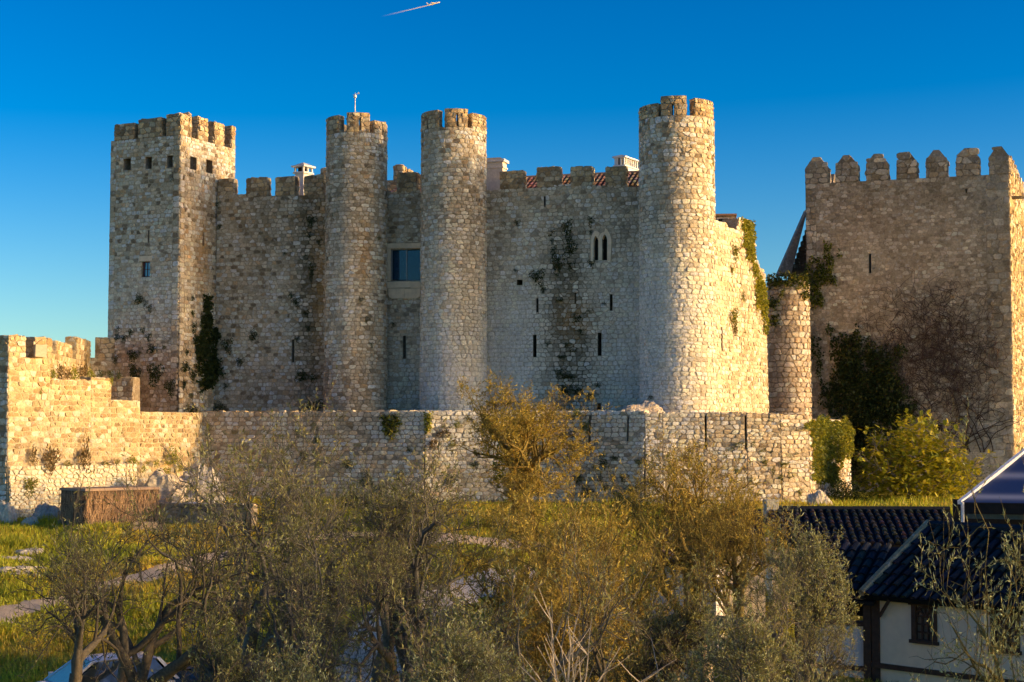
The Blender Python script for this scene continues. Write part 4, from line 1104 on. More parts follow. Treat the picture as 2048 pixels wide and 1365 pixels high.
def rear_wall_battlements():
    Y = 101.0
    a, b = pt(640, 380, Y + 1.3)[:2], pt(880, 380, Y - .8)[:2]; S = Flat(a, b)
    root = thing('battlement_wall', 'sunlit rear battlements seen beyond the narrow wall between the round towers', 'wall', (*a, 0))
    zt = S.at(800, 360)[1]; core(S, 0, S.L, 0, zt, paint_blockm, 1400, .7, (), parent=root)
    st = masonry(S, 0, S.L, zt - 2.0, zt, .36, .25, 1401, paint_block); put_stones(root, st, 30)
    for i, (p, q, py) in enumerate(((641, 656, 336), (787, 806, 331), (838, 856, 352))):
        u0, z = S.at(p, py); flat_merlon(root, S, u0, S.at(q, py)[0], zt, max(z, zt + .3), .6, 1410 + 7 * i, own=6)
    d = unit(*SUN[:2]); c0 = S(S.u_at(806, 360), 0)[:2]; E = Flat((c0[0] + .1, c0[1]), (c0[0] + 1.7, c0[1] + 5))
    for i in range(4):
        flat_merlon(root, E, .6 + i * 1.3, 1.3 + i * 1.3, zt, zt + .75, .5, 1440 + 7 * i, own=4)
    core(E, 0, E.L, 0, zt, paint_goldm, 1402, .5, (), parent=root)
rear_wall_battlements()
def mast():
    Y = 94.2; p = pt(710, 240, Y); root = thing('weather_mast', 'thin white mast with a small wind sensor on the slender round tower', 'mast', (p[0], p[1], zed(266, 94)))
    z = lambda py: zed(py, Y)
    g = Geo(); g.tube([(p[0], p[1], zed(266, 94)), (p[0], p[1], z(196))], .028, 6, (.7, .7, .68)); g.build('pole', M_TINT, root)
    g = Geo(); g.lathe((p[0], p[1], z(197)), [(.03, 0), (.09, .06), (.09, .16), (.03, .2)], 10, (.75, .75, .73)); g.build('sensor', M_TINT, root)
    g = Geo(); g.tube([(p[0], p[1], z(194)), (p[0], p[1], z(186))], .015, 5, (.6, .6, .6)); g.build('tip', M_TINT, root)
    g = Geo(); g.tube([(p[0] - .12, p[1], z(190)), (p[0] + .22, p[1], z(187))], .012, 5, (.5, .5, .5)); g.box((p[0] + .2, p[1], z(187) - .05), .08, .02, .1, 0, (.5, .5, .5)); g.build('vane', M_TINT, root)
    g = Geo(); q = [(lerp(p[0], p[0] - .85, t), p[1], lerp(z(229), z(240), t) - .05 * math.sin(math.pi * t)) for t in np.linspace(0, 1, 6)]; g.tube(q, .01, 4, (.1, .1, .1)); g.build('guy_wire', M_TINT, root)
mast()

# ------------------------------------------------------------------ vegetation
def leaf_quads(P, D, L, W, tint, rng_np, up=0.3):
    """rhombic leaves: base points P, directions D, lengths L, widths W -> verts, quads, tints"""
    n = len(P); D = D / (np.linalg.norm(D, axis=1, keepdims=True) + 1e-9)
    R = rng_np.normal(size=(n, 3)); S = np.cross(D, R); S /= (np.linalg.norm(S, axis=1, keepdims=True) + 1e-9)
    Nn = np.cross(S, D)
    L = np.asarray(L).reshape(-1, 1); W = np.asarray(W).reshape(-1, 1)
    m = P + D * L * .45 + Nn * L * .06
    V = np.stack([P, m + S * W * .5, P + D * L - Nn * L * .05, m - S * W * .5], 1).reshape(-1, 3)
    Fq = np.arange(4 * n).reshape(-1, 4)
    return V, Fq, np.repeat(np.asarray(tint), 4, axis=0)
def mesh_data(name, V, Fq, T, mats, midx=None):
    me = bpy.data.meshes.new(name); V = np.asarray(V, np.float32)
    fast_fill(me, V, np.asarray(Fq)); c = np.ones((len(V), 4), np.float32); c[:, :3] = T
    at = me.color_attributes.new('tint', 'FLOAT_COLOR', 'POINT'); at.data.foreach_set('color', c.ravel())
    for m in mats: me.materials.append(m)
    if midx is not None: me.polygons.foreach_set('material_index', np.asarray(midx, np.int32))
    return me
def obj(name, me, parent=None, loc=(0, 0, 0), rotz=0.0, scale=(1, 1, 1)):
    o = bpy.data.objects.new(name, me); COL.objects.link(o); o.location = loc; o.rotation_euler = (0, 0, rotz); o.scale = scale
    if parent is not None: o.parent = parent
    return o
def shades(rs, n, cols, var=.25):
    c = np.asarray(cols)[rs.integers(0, len(cols), n)] * rs.uniform(1 - var, 1 + var, (n, 1)); return c
DARKG = [(.05, .07, .018), (.07, .085, .02), (.04, .055, .016), (.09, .10, .025)]
MIDG = [(.16, .18, .03), (.20, .21, .035), (.13, .155, .03), (.23, .21, .04)]
YELG = [(.32, .32, .04), (.40, .37, .05), (.25, .27, .04), (.20, .23, .04)]
DRYB = [(.20, .13, .06), (.15, .10, .05), (.26, .18, .08), (.12, .10, .04)]

def tuft_mesh(name, seed, n, cols, rx, ry, rz, L, droop=0.3):
    """a plant rooted in a wall at the origin, the wall behind it at +y"""
    rs = np.random.default_rng(seed)
    a = rs.normal(size=(n, 3)); a /= np.linalg.norm(a, axis=1, keepdims=True); r = rs.random((n, 1)) ** .45
    lob = 1 + .35 * np.sin(3 * np.arctan2(a[:, 2], a[:, 0]) + rs.uniform(0, 6))[:, None]
    P = a * r * lob * np.array([rx, ry, rz]); P[:, 1] = -np.abs(P[:, 1])
    D = a + rs.normal(size=(n, 3)) * .6 + np.array([0, -.5, .2 - droop])
    V, Fq, T = leaf_quads(P, D, rs.uniform(.6, 1.3, n) * L, rs.uniform(.6, 1.2, n) * L * .6, shades(rs, n, cols), rs)
    return mesh_data(name, V, Fq, T, [M_LEAF])
TUFT = {k: [tuft_mesh('wall_plant', 10 * i + j, 340, c, 1, .7, 1, .26, dr) for j in range(3)] for i, (k, c, dr) in enumerate((('d', DARKG, .3), ('g', MIDG, .2), ('b', DRYB, -.6), ('y', YELG, .3)))}
tuft_count = [0]; TUFTS = []
MARKS = [('the red-framed window', 292, 540), ('the square openings', 300, 325), ('the tall ivy column', 412, 690), ('its base', 300, 800), ('the loophole', 586, 700), ('its battlements', 560, 380),
    ('the twin pointed window', 1201, 495), ('the left loophole', 1070, 692), ('the right loophole', 1200, 690), ('the left pointed slit', 1075, 610), ('the right pointed slit', 1222, 605), ('the square hole', 1040, 565), ('the dark doorway', 1198, 818), ('the dark streak', 1130, 600),
    ('the large window', 810, 530), ('the thin flank slit', 1441, 680), ('the ivy curtain', 1500, 500), ('the larger ivy clump', 783, 845), ('the narrow ivy strip', 857, 845), ('the first drain slot', 1178, 860), ('the panel seam', 1320, 880), ('the last drain slot', 1493, 865),
    ('the floodlight', 60, 705), ('the step block', 245, 780), ('the craggy rocks', 350, 960), ('the bastion edge', 20, 930), ('the wall corner', 410, 850), ('the wall foot', 760, 1000), ('the junipers', 1180, 995), ('the wall end', 1600, 950), ('the golden tree top', 1400, 900), ('the boulder outcrop', 1288, 815)]
def tufts(S, host, lst, kind='d', label=None, group='small plants rooted in the castle stones'):
    for q in lst:
        px, py, r = q[:3]; rz = q[3] if len(q) > 3 else r; k = q[4] if len(q) > 4 else kind
        u, z = S.at(px, py); p = S(u, z, .0); p1 = S(u + .05, z, 0); sc = p[1] / F
        rot = math.atan2(p1[1] - p[1], p1[0] - p[0]); tuft_count[0] += 1
        big = r + rz > 34
        o = obj('wall_plant', TUFT[k][tuft_count[0] % 3], None, p, rot, (1.2 * r * sc, min(r * sc, .35), 1.2 * rz * sc))
        size = 'tiny' if r < 7 else 'small' if r < 12 else 'bushy'; col = {'d': 'dark', 'g': 'green', 'b': 'dry brown', 'y': 'yellow green'}[k]
        nm, lx, ly = min(((n_, a_, b_) for n_, a_, b_ in MARKS), key=lambda m: abs(m[1] - px) + abs(m[2] - py))
        rel = ('above' if py < ly else 'below') if abs(py - ly) > abs(px - lx) else ('left of' if px < lx else 'right of')
        far = 'far ' if abs(py - ly) + abs(px - lx) > 90 and rel[-2:] == 'of' else 'just ' if abs(py - ly) + abs(px - lx) < 22 else ''
        size = 'tiny' if r < 5 else 'small' if r < 8 else 'middling' if r < 11 else 'bushy'; shape = ' tall' if rz > 1.5 * r else ' flat' if rz < .7 * r else ''
        tag(o, f'{size}{shape} {col} plant on {host}, {far}{rel} {nm}', 'plant', group); TUFTS.append((px, py, o))
SQL = Flat(Ac, Bc, 0.006, 17); SQR = Flat(Bc, Cc, 0.004, 17)
tufts(SQL, 'the square tower front', [(281, 599, 9), (293, 607, 5), (301, 617, 6), (239, 658, 5), (264, 665, 6), (288, 661, 5), (237, 675, 6), (250, 677, 6), (300, 675, 7), (307, 699, 10, 7), (270, 711, 12, 9), (233, 720, 7),
                      (330, 695, 4), (268, 736, 8), (276, 751, 11, 12), (270, 769, 10, 16), (313, 747, 15, 18), (344, 776, 11, 13), (345, 360, 4), (228, 705, 5)])
tufts(SQR, 'the square tower flank', [(386, 658, 7, 14), (367, 735, 12, 9), (382, 750, 11, 10), (383, 627, 6), (383, 597, 5), (371, 704, 7, 5), (380, 793, 6), (378, 818, 18, 9), (365, 768, 7)])
tufts(W1, 'the left curtain wall', [(457, 691, 11, 12), (508, 671, 8, 10), (481, 724, 7), (594, 605, 8), (583, 591, 6), (624, 542, 6, 14), (613, 627, 6), (605, 752, 12, 10), (628, 756, 7), (631, 814, 18, 12),
                      (441, 816, 13, 9), (452, 772, 5), (437, 410, 6), (440, 453, 5), (623, 443, 9), (640, 485, 6), (620, 470, 6), (570, 507, 4), (612, 516, 5), (582, 507, 3), (617, 657, 5), (596, 680, 5)])
tufts(T1S, 'the slender round tower', [(756, 474, 5), (733, 640, 5), (742, 690, 5), (724, 600, 6, 4)])
tufts(W2, 'the narrow wall', [(787, 650, 5)])
tufts(W3, 'the wide castle wall', [(1077, 554, 13, 13), (1087, 578, 5, 9), (1032, 542, 4), (1184, 527, 6, 9), (1155, 637, 8), (1170, 630, 4), (1181, 623, 6, 3), (1208, 609, 4), (1096, 687, 5), (1163, 664, 6), (1153, 782, 12, 9),
                      (1182, 792, 11, 6), (1196, 770, 7, 4), (1130, 752, 12, 6), (1130, 780, 11, 9), (1136, 460, 9, 18), (1141, 494, 9, 16), (1116, 528, 10, 16), (1107, 463, 5), (1101, 470, 4), (1106, 483, 5), (1036, 446, 6), (1007, 448, 4),
                      (1182, 442, 6, 9), (1181, 465, 4), (1154, 493, 4, 6), (1141, 531, 6, 8), (1108, 505, 5, 12), (1120, 600, 7, 5), (1135, 690, 7, 4), (1125, 715, 8, 4), (1147, 700, 6, 4), (1118, 745, 7), (1145, 755, 8, 4)])
tufts(TRS, 'the tallest round tower', [(1303, 795, 6, 4), (1428, 318, 4, 9, 'g')])
tufts(SW, 'the sunlit castle flank', [(1464, 636, 13, 16, 'g'), (1470, 506, 11, 14, 'g'), (1484, 596, 8, 9, 'g'), (1467, 661, 8, 12, 'b'), (1463, 542, 6, 9, 'g'), (1507, 608, 3), (1487, 664, 4, 5, 'g'), (1499, 540, 4, 6, 'g'), (1455, 700, 4, 4, 'g'), (1480, 570, 4, 4, 'g')])
for i, l in ((0, [(420, 855, 7), (400, 905, 8, 16), (596, 866, 7), (634, 878, 6, 8), (610, 915, 7, 9), (700, 930, 9), (735, 960, 12, 14), (760, 985, 14, 12), (800, 950, 8), (820, 900, 6)]),
             (1, [(914, 850, 8, 6, 'y'), (889, 867, 12, 10, 'b'), (866, 890, 10, 10, 'b'), (905, 890, 8, 5, 'y'), (950, 930, 8, 6), (1020, 950, 10, 8), (900, 960, 12, 10), (1060, 900, 6)]),
             (2, [(1171, 856, 8, 14, 'g'), (1156, 828, 10, 6, 'y'), (1124, 873, 11, 6), (1182, 897, 7), (1144, 916, 7), (1121, 928, 8, 4), (1209, 928, 9, 13), (1231, 916, 8, 4), (1282, 925, 8), (1203, 957, 6, 9), (1251, 957, 8), (1270, 983, 13, 12), (1180, 985, 14, 10), (1240, 990, 12, 8), (1160, 960, 9), (1215, 975, 8, 6), (1190, 935, 5)]),
             (3, [(1306, 966, 7), (1317, 903, 5, 4, 'y'), (1312, 930, 5)]), (4, [(1335, 913, 5, 6, 'g'), (1400, 930, 6, 6, 'g')]), (5, [(1473, 941, 6, 5, 'g'), (1479, 891, 9, 6, 'g'), (1460, 900, 5, 5, 'g')]),
             (6, [(1506, 889, 5, 5, 'g'), (1523, 907, 5, 9, 'g'), (1528, 925, 6, 7, 'g'), (1539, 905, 3), (1544, 941, 4, 9, 'g'), (1558, 957, 5, 7, 'g'), (1515, 986, 6, 5, 'g'), (1500, 960, 4, 8, 'g')]), (7, [(1565, 929, 9, 5, 'g'), (1575, 950, 5, 8, 'g'), (1595, 985, 6, 6, 'g'), (1590, 910, 4, 4, 'g')])):
    tufts(low_flat(i), 'the retaining wall', l)
tufts(RA, 'the sunlit rampart', [(80, 785, 4, 5, 'y'), (222, 762, 5, 7, 'y')], 'y')
class Ledge:
    def __init__(s, S, d): s.S, s.d = S, d
    def at(s, px, py): return s.S.at(px, py)
    def __call__(s, u, v, d=0): return s.S(u, v, d + s.d)
RL = Ledge(RA, .25)
tufts(RL, 'the rampart ledge', [(58, 915, 8, 18, 'b'), (92, 920, 16, 24, 'b'), (160, 915, 13, 30, 'b'), (255, 924, 11, 10, 'y'), (335, 915, 16, 14, 'y'), (303, 927, 7, 6, 'y'), (50, 972, 13, 16, 'g'), (200, 928, 12, 5, 'g'), (285, 926, 7, 4, 'g'), (225, 925, 6, 6, 'g'),
                                     (125, 928, 10, 5, 'g'), (320, 945, 14, 8, 'y'), (278, 938, 6, 7, 'y'), (350, 935, 8, 9, 'y')])
tufts(Ledge(RA, -.9), 'the rampart walkway', [(112, 742, 10, 18, 'b'), (128, 748, 10, 10, 'y'), (145, 745, 9, 16, 'b'), (160, 750, 10, 10, 'b'), (172, 748, 9, 14, 'y'), (186, 745, 9, 12, 'b'), (196, 738, 5, 22, 'b'), (205, 748, 9, 10, 'y'), (225, 748, 9, 8, 'd'), (245, 748, 8, 8, 'd'), (262, 750, 6, 8, 'd')])

same = {}
for px_, py_, o_ in TUFTS: same.setdefault(o_['label'], []).append((px_, py_, o_))
for lb_, q_ in same.items():
    if len(q_) > 1:
        wide = max(a[0] for a in q_) - min(a[0] for a in q_) >= max(a[1] for a in q_) - min(a[1] for a in q_); q_.sort(key=lambda a: a[0] if wide else a[1])
        ends = (('leftmost', 'rightmost', 'from left') if wide else ('uppermost', 'lowest', 'from top'))
        for i_, (_, _, o_) in enumerate(q_):
            nth = ends[0] if i_ == 0 else ends[1] if i_ == len(q_) - 1 else ('second', 'third', 'fourth', 'fifth', 'sixth', 'seventh')[min(i_, 6) - 1] + ' ' + ends[2]
            o_['label'] = lb_ + ', ' + nth
# hanging and climbing ivy as plants of their own
def ivy(name, label, S, blobs, cols, seed, L=.13, dens=420, depth=.22, cat='ivy', stems=True):
    """blobs: (px, py, rx, ry) on the face S, filled with overlapping leaves"""
    rs = np.random.default_rng(seed); Ps, Ds = [], []
    base = None
    for (px, py, rx, ry) in blobs:
        u, z = S.at(px, py); p = S(u, z, 0); base = base or p
        e = .05; a = proj(S(u - e, z, 0)); b = proj(S(u + e, z, 0)); su = max(.15, math.hypot(b[0] - a[0], b[1] - a[1]) / (2 * e)); sv = F / p[1]
        ru, rz = rx / su, ry / sv; n = max(20, int(dens * math.pi * ru * rz / (L / .13) ** 2))
        ang = rs.uniform(0, 2 * math.pi, n); r = np.sqrt(rs.random(n)) * (1 + .25 * np.sin(ang * 4 + rs.uniform(0, 6)) + .15 * np.sin(ang * 9))
        uu = u + np.cos(ang) * r * ru; zz = z + np.sin(ang) * r * rz
        dd = rs.random(n) * depth * (1.15 - np.minimum(1, r) * .8) + .03
        for i in range(n): Ps.append(S(uu[i], zz[i], dd[i]))
        nn = np.array(S(u, z, 1.0)) - np.array(p); Ds.append(nn * rs.uniform(.2, 1.2, (n, 1)) + rs.normal(size=(n, 3)) * .55 + np.array([0, 0, -.55]))
    P = np.array(Ps); D = np.concatenate(Ds); n = len(P)
    V, Fq, T = leaf_quads(P, D, rs.uniform(.7, 1.4, n) * L, rs.uniform(.7, 1.1, n) * L * .85, shades(rs, n, cols), rs)
    V = V - np.asarray(base)
    return tag(obj(name, mesh_data(name, V, Fq, T, [M_LEAF]), None, base), label, cat)
class Corner:
    """the inner corner between the square tower's flank and the curtain wall"""
    def at(s, px, py):
        if px < 431: return SQR.at(px, py)
        u, z = W1.at(px, py); return u + 1000, z
    def __call__(s, u, v, d=0): return W1(u - 1000, v, d) if u > 500 else SQR(u, v, d)
ivy('ivy', 'tall dark ivy column in the corner between square tower and curtain wall', Corner(), [(411, 611, 10, 22), (408, 656, 12, 24), (426, 668, 9, 16), (434, 671, 9, 15), (410, 711, 24, 38), (428, 730, 14, 26), (440, 738, 8, 20), (405, 766, 14, 14), (396, 690, 10, 22), (418, 750, 14, 16), (412, 635, 8, 14)], DARKG, 1, .18, 520)
ivy('ivy', 'square clump of ivy hanging over the retaining wall, the larger one', low_flat(0), [(783, 838, 21, 12), (783, 852, 18, 14), (782, 866, 11, 10)], YELG + MIDG + DARKG, 2, .14)
ivy('ivy', 'narrow strip of ivy hanging over the retaining wall', low_flat(1), [(857, 832, 9, 9), (857, 846, 8, 12), (857, 858, 5, 8)], YELG, 3, .14)
ivy('ivy', 'bright ivy curtain on the jagged end of the sunlit castle flank', SW, [(1495, 452, 14, 14), (1497, 480, 12, 22), (1500, 508, 9, 16), (1508, 540, 5, 18), (1518, 570, 8, 20), (1524, 605, 7, 30), (1527, 645, 4, 24), (1514, 590, 6, 30)], YELG, 4, .15)
ivy('ivy', 'thick ivy cap on top of the round turret', TU, [(1550, 560, 16, 15), (1575, 558, 20, 14), (1600, 562, 18, 16), (1550, 605, 12, 12), (1552, 640, 8, 12), (1565, 585, 5, 8), (1608, 590, 6, 10)], MIDG + DARKG, 5, .15)
ivy('ivy', 'ragged green ivy climbing the keep above the round turret', KS, [(1628, 570, 14, 24), (1640, 540, 10, 24), (1632, 600, 12, 14), (1655, 500, 8, 20), (1660, 530, 9, 20), (1650, 555, 14, 16), (1668, 560, 7, 9), (1625, 520, 7, 8), (1644, 600, 6, 14), (1680, 508, 3, 10), (1618, 545, 8, 18)], MIDG + YELG + DARKG, 6, .15)
ivy('ivy', 'large dark fan of ivy covering the lower left of the keep', KS, [(1700, 700, 20, 40), (1760, 730, 26, 40), (1715, 790, 50, 60), (1780, 810, 45, 50), (1660, 660, 8, 12), (1675, 690, 14, 22), (1715, 680, 10, 30), (1695, 720, 26, 36), (1740, 700, 14, 24), (1730, 750, 44, 44), (1780, 740, 22, 40), (1690, 770, 34, 40), (1770, 790, 40, 44), (1720, 820, 56, 36), (1800, 700, 14, 14), (1640, 720, 7, 40), (1660, 790, 22, 26), (1790, 830, 36, 26), (1730, 850, 50, 24), (1825, 815, 10, 10), (1628, 690, 6, 24), (1745, 880, 60, 30), (1720, 920, 40, 50)],
    [(.05, .07, .016), (.07, .09, .02), (.04, .055, .014), (.10, .11, .025)], 7, .17, 330, .45)
ivy('ivy', 'sunlit hedge of ivy hanging over the wall end left of the fig tree', IV, [(1635, 858, 24, 24), (1665, 862, 24, 24), (1686, 866, 14, 26), (1640, 895, 20, 24), (1670, 900, 16, 26), (1630, 920, 12, 22), (1690, 895, 8, 20), (1650, 940, 18, 20), (1630, 950, 12, 14), (1660, 960, 10, 10)], YELG + MIDG, 8, .15, 420, .35)

def creeper():
    rng = random.Random(77); g = Geo(); S = KS; base = S(*S.at(1880, 880), 0)
    def inside(u, z):
        px, py = proj(S(u, z, 0)); top = interp(px, [1660, 1700, 1740, 1800, 1900, 2000, 2025], [660, 610, 545, 530, 550, 570, 600])
        return px > 1660 and px < 2021 and py > top
    for k in range(900):
        px = rng.triangular(1690, 2018, 1890); py = rng.triangular(560, 900, 740); u, z = S.at(px, py)
        ang = rng.gauss(math.pi / 2 + (1880 - px) * .002, .8); pts = []; d = rng.uniform(.03, .18); n = rng.randint(9, 22)
        for i in range(n):
            pts.append(S(u, z, d)); ang += rng.gauss(0, .38); st = rng.uniform(.08, .16)
            u += math.cos(ang) * st; z += math.sin(ang) * st; d = max(.02, min(.25, d + rng.gauss(0, .03)))
            if not inside(u, z) : break
        if len(pts) < 4: continue
        r0 = rng.choice((.012, .012, .016, .02)); c = rng.uniform(.7, 1.3)
        g.tube(pts, [r0 * (1 - .6 * i / len(pts)) for i in range(len(pts))], 3, (.11 * c, .066 * c, .05 * c), cap=False)
    for k in range(14):   # old stems
        px = rng.uniform(1850, 1990); u, z = S.at(px, 905); ang = math.pi / 2 + rng.gauss(0, .4); pts = []
        for i in range(18): pts.append(S(u, z, .08)); ang += rng.gauss(0, .22); u += math.cos(ang) * .22; z += math.sin(ang) * .22
        g.tube(pts, [.035 * (1 - .7 * i / 18) for i in range(18)], 4, (.07, .045, .035), cap=False)
    o = g.build('bare_creeper', M_BARK, None, base); tag(o, 'wide tangle of leafless brown creeper on the keep', 'creeper')
creeper()

# ------------------------------------------------------------------ trees
def grow(seed, H, spread, limbs, sub, leaf, bark, cols, dens=1.0, trunk_h=.28, lean=(0, 0), leafw=.25, leaves_per=9, twig_r=.0045, up=.5, thick=.055, nudge=0.0, bare=0.0):
    """an olive-like tree: trunk and limbs (verts, faces) plus a crown of twigs and leaves"""
    rng = random.Random(seed); rs = np.random.default_rng(seed)
    wood, twig = Geo(), Geo(); LP, LD = [], []
    def path(p, d, length, r0, r1, n, wob, lift):
        pts = [np.array(p)]; d = np.array(d, float)
        for i in range(n):
            d = d + np.array([rng.gauss(0, wob), rng.gauss(0, wob), rng.gauss(0, wob) + lift]); d /= np.linalg.norm(d); pts.append(pts[-1] + d * length / n)
        return pts, d, [r0 + (r1 - r0) * i / n for i in range(n + 1)]
    def btint(): k = rng.uniform(.75, 1.25); return tuple(c * k for c in bark)
    def branch(p, d, length, r, level):
        if level < 3:
            n = 5 if level < 2 else 4; pts, d2, rr = path(p, d, length, r, r * .45, n, .2 + .05 * level, .03 * up)
            wood.tube(pts, rr, 7 if level == 0 else 5 if level == 1 else 4, btint(), cap=False)
            kids = sub[level]
            for k in range(kids):
                t = rng.uniform(.35, 1.0) if k else 1.0; i = min(n - 1, int(t * n)); f = t * n - i; q = pts[i] * (1 - f) + pts[min(n, i + 1)] * f
                ax = rng.uniform(0, 2 * math.pi); tilt = rng.uniform(.45, 1.15) * (0.55 if k == 0 else 1); base = (pts[i + 1] - pts[i]); base /= np.linalg.norm(base)
                side = np.cross(base, (math.cos(ax), math.sin(ax), .3)); side /= np.linalg.norm(side) + 1e-9
                dd = base * math.cos(tilt) + side * math.sin(tilt) + np.array([0, 0, .18 * up])
                branch(q, dd, length * rng.uniform(.5, .8), rr[min(n, i + 1)] * rng.uniform(.55, .8), level + 1)
        else:
            n = 4; pts, d2, rr = path(p, d, length, max(r, twig_r * 1.6), twig_r, n, .28, .05 * up)
            twig.tube(pts, rr, 3, btint(), cap=False)
            m = int(sub[3] * rng.uniform(.7, 1.3))
            for k in range(m):
                t = rng.uniform(.15, 1.0); i = min(n - 1, int(t * n)); q = pts[i] * (1 - (t * n - i)) + pts[i + 1] * (t * n - i)
                dd = (pts[i + 1] - pts[i]); dd = dd / np.linalg.norm(dd) + np.array([rng.gauss(0, .75), rng.gauss(0, .75), rng.gauss(0, .6) + .15])
                tl = length * rng.uniform(.35, .8); tp, td, tr = path(q, dd, tl, twig_r, twig_r * .5, 3, .25, .04)
                twig.tube(tp, tr, 3, btint(), cap=False)
                if rng.random() < bare: continue
                for _ in range(int(leaves_per * dens * rng.uniform(.5, 1.5))):
                    s = rng.uniform(.15, 1.05); j = min(2, int(s * 3)); LP.append(tp[j] + (tp[j + 1] - tp[j]) * (s * 3 - j)); LD.append(td * .8 + np.array([rng.gauss(0, .7), rng.gauss(0, .7), rng.gauss(0, .5) + .2]))
    wood.tube([(0, 0, -7), (.05, .02, -3), (0, 0, -.25)], [H * thick * 1.5, H * thick * 1.2, H * thick * 1.02], 9, btint(), cap=False)
    d0 = np.array([lean[0], lean[1], 1.0]); pts, d1, rr = path((0, 0, -.3), d0, H * trunk_h + .3, H * thick, H * thick * .7, 5, .14, .1)
    wood.tube(pts, [r * rng.uniform(.88, 1.15) for r in rr], 9, btint(), cap=False)
    for k in range(limbs):
        a = 2 * math.pi * (k + rng.uniform(-.3, .3)) / limbs; tilt = rng.uniform(.35, .8) * spread
        dd = np.array([math.cos(a) * math.sin(tilt), math.sin(a) * math.sin(tilt), math.cos(tilt)]) + .3 * d1
        branch(pts[-1] if k < 2 else pts[-2], dd / np.linalg.norm(dd), H * rng.uniform(.30, .42), H * thick * rng.uniform(.45, .65), 0)
    LP, LD = np.array(LP), np.array(LD); n = len(LP)
    V, Fq, T = leaf_quads(LP, LD, rs.uniform(.7, 1.25, n) * leaf, rs.uniform(.8, 1.2, n) * leaf * leafw, shades(rs, n, cols, .3), rs)
    return wood, twig, (V, Fq, T)
def tree_meshes(seed, **k):
    wood, twig, (V, Fq, T) = grow(seed, **k)
    tv = np.array(twig.v); tf = np.array([f for f in twig.f]); tt = np.array(twig.t)
    o = len(tv); AV = np.concatenate([tv, V]); AF = np.concatenate([tf, Fq + o]); AT = np.concatenate([tt, T])
    crown = mesh_data('crown', AV, AF, AT, [M_BARK, M_LEAF], np.concatenate([np.zeros(len(tf)), np.ones(len(Fq))]))
    wv = np.array(wood.v); trunk = mesh_data('trunk', wv, np.array(wood.f), np.array(wood.t), [M_BARK])
    H = np.percentile(AV[:, 2], 99.5); W = (np.percentile(AV[:, 0], 95) - np.percentile(AV[:, 0], 5)) / 2
    return trunk, crown, H, W
OLIVE = [(0.219, 0.226, 0.083), (0.18, 0.186, 0.066), (0.258, 0.264, 0.108), (0.309, 0.309, 0.136), (0.142, 0.148, 0.046), (0.219, 0.194, 0.05)]
OLIVE_SILVER = [(0.3, 0.332, 0.175), (0.375, 0.408, 0.236), (0.225, 0.255, 0.123), (0.45, 0.484, 0.297), (0.175, 0.192, 0.082)]
OLIVE_SUNLIT = [(.40, .31, .05), (.46, .35, .06), (.30, .25, .05), (.50, .39, .09), (.22, .20, .06)]  # olive leaves with the low sun's gold put into the colour
BARK_G, BARK_Y, BARK_D = (.14, .125, .095), (.22, .155, .04), (.10, .085, .06)
KINDS = {
    'grey': tree_meshes(1, H=5, spread=1.0, limbs=4, sub=(4, 5, 5, 6), leaf=.095, bark=BARK_G, cols=OLIVE, leaves_per=4, bare=.4, leafw=.28),
    'grey2': tree_meshes(2, H=5, spread=1.15, limbs=4, sub=(4, 5, 5, 6), leaf=.095, bark=BARK_G, cols=OLIVE, leaves_per=5, bare=.4, leafw=.28),
    'sparse': tree_meshes(3, H=5, spread=1.1, limbs=4, sub=(4, 4, 4, 6), leaf=.09, bark=BARK_D, cols=OLIVE, leaves_per=5, bare=.45, leafw=.28),
    'gold': tree_meshes(4, H=5, spread=1.1, limbs=4, sub=(5, 5, 5, 6), leaf=.09, bark=BARK_Y, cols=OLIVE_SUNLIT, leaves_per=5, bare=.35, leafw=.28),
    'goldfull': tree_meshes(5, H=5, spread=1.0, limbs=5, sub=(5, 5, 5, 6), leaf=.10, bark=BARK_Y, cols=OLIVE_SUNLIT, leaves_per=6, bare=.15, trunk_h=.34, leafw=.3),
    'silver': tree_meshes(6, H=4, spread=1.1, limbs=4, sub=(4, 5, 5, 6), leaf=.085, bark=BARK_G, cols=OLIVE_SILVER + OLIVE, leaves_per=8, bare=.2, trunk_h=.2, leafw=.26),
    'brown': tree_meshes(7, H=5, spread=1.1, limbs=4, sub=(5, 5, 5, 7), leaf=.09, bark=BARK_D, cols=OLIVE, leaves_per=5, bare=.4, lean=(.35, 0), leafw=.28),
}
for k_, v_ in KINDS.items(): pass
def tree(name, label, kind, px, y, top_py, half_px, rot=0.0, base=None, group='olive trees on the slope'):
    """px: pixel column of the trunk, y: distance, top_py: height of the crown in the photograph, half_px: half crown width"""
    tr, cr, H, W = KINDS[kind]; x = kx(px, 1150) * y; zg = ground_z(x, y)
    zt = zed(top_py, y); sx = .88 * half_px * y / F / W; sz = min(1.35 * sx, max(.8 * sx, (zt - zg) / H)); zb = zt - H * sz
    o = thing(name, label, 'tree', (x, y, zb), group); del o['_base']
    o.rotation_euler = (0, 0, rot); o.scale = (sx, sx, sz)
    obj('trunk', tr, o); obj('crown', cr, o)
    return o
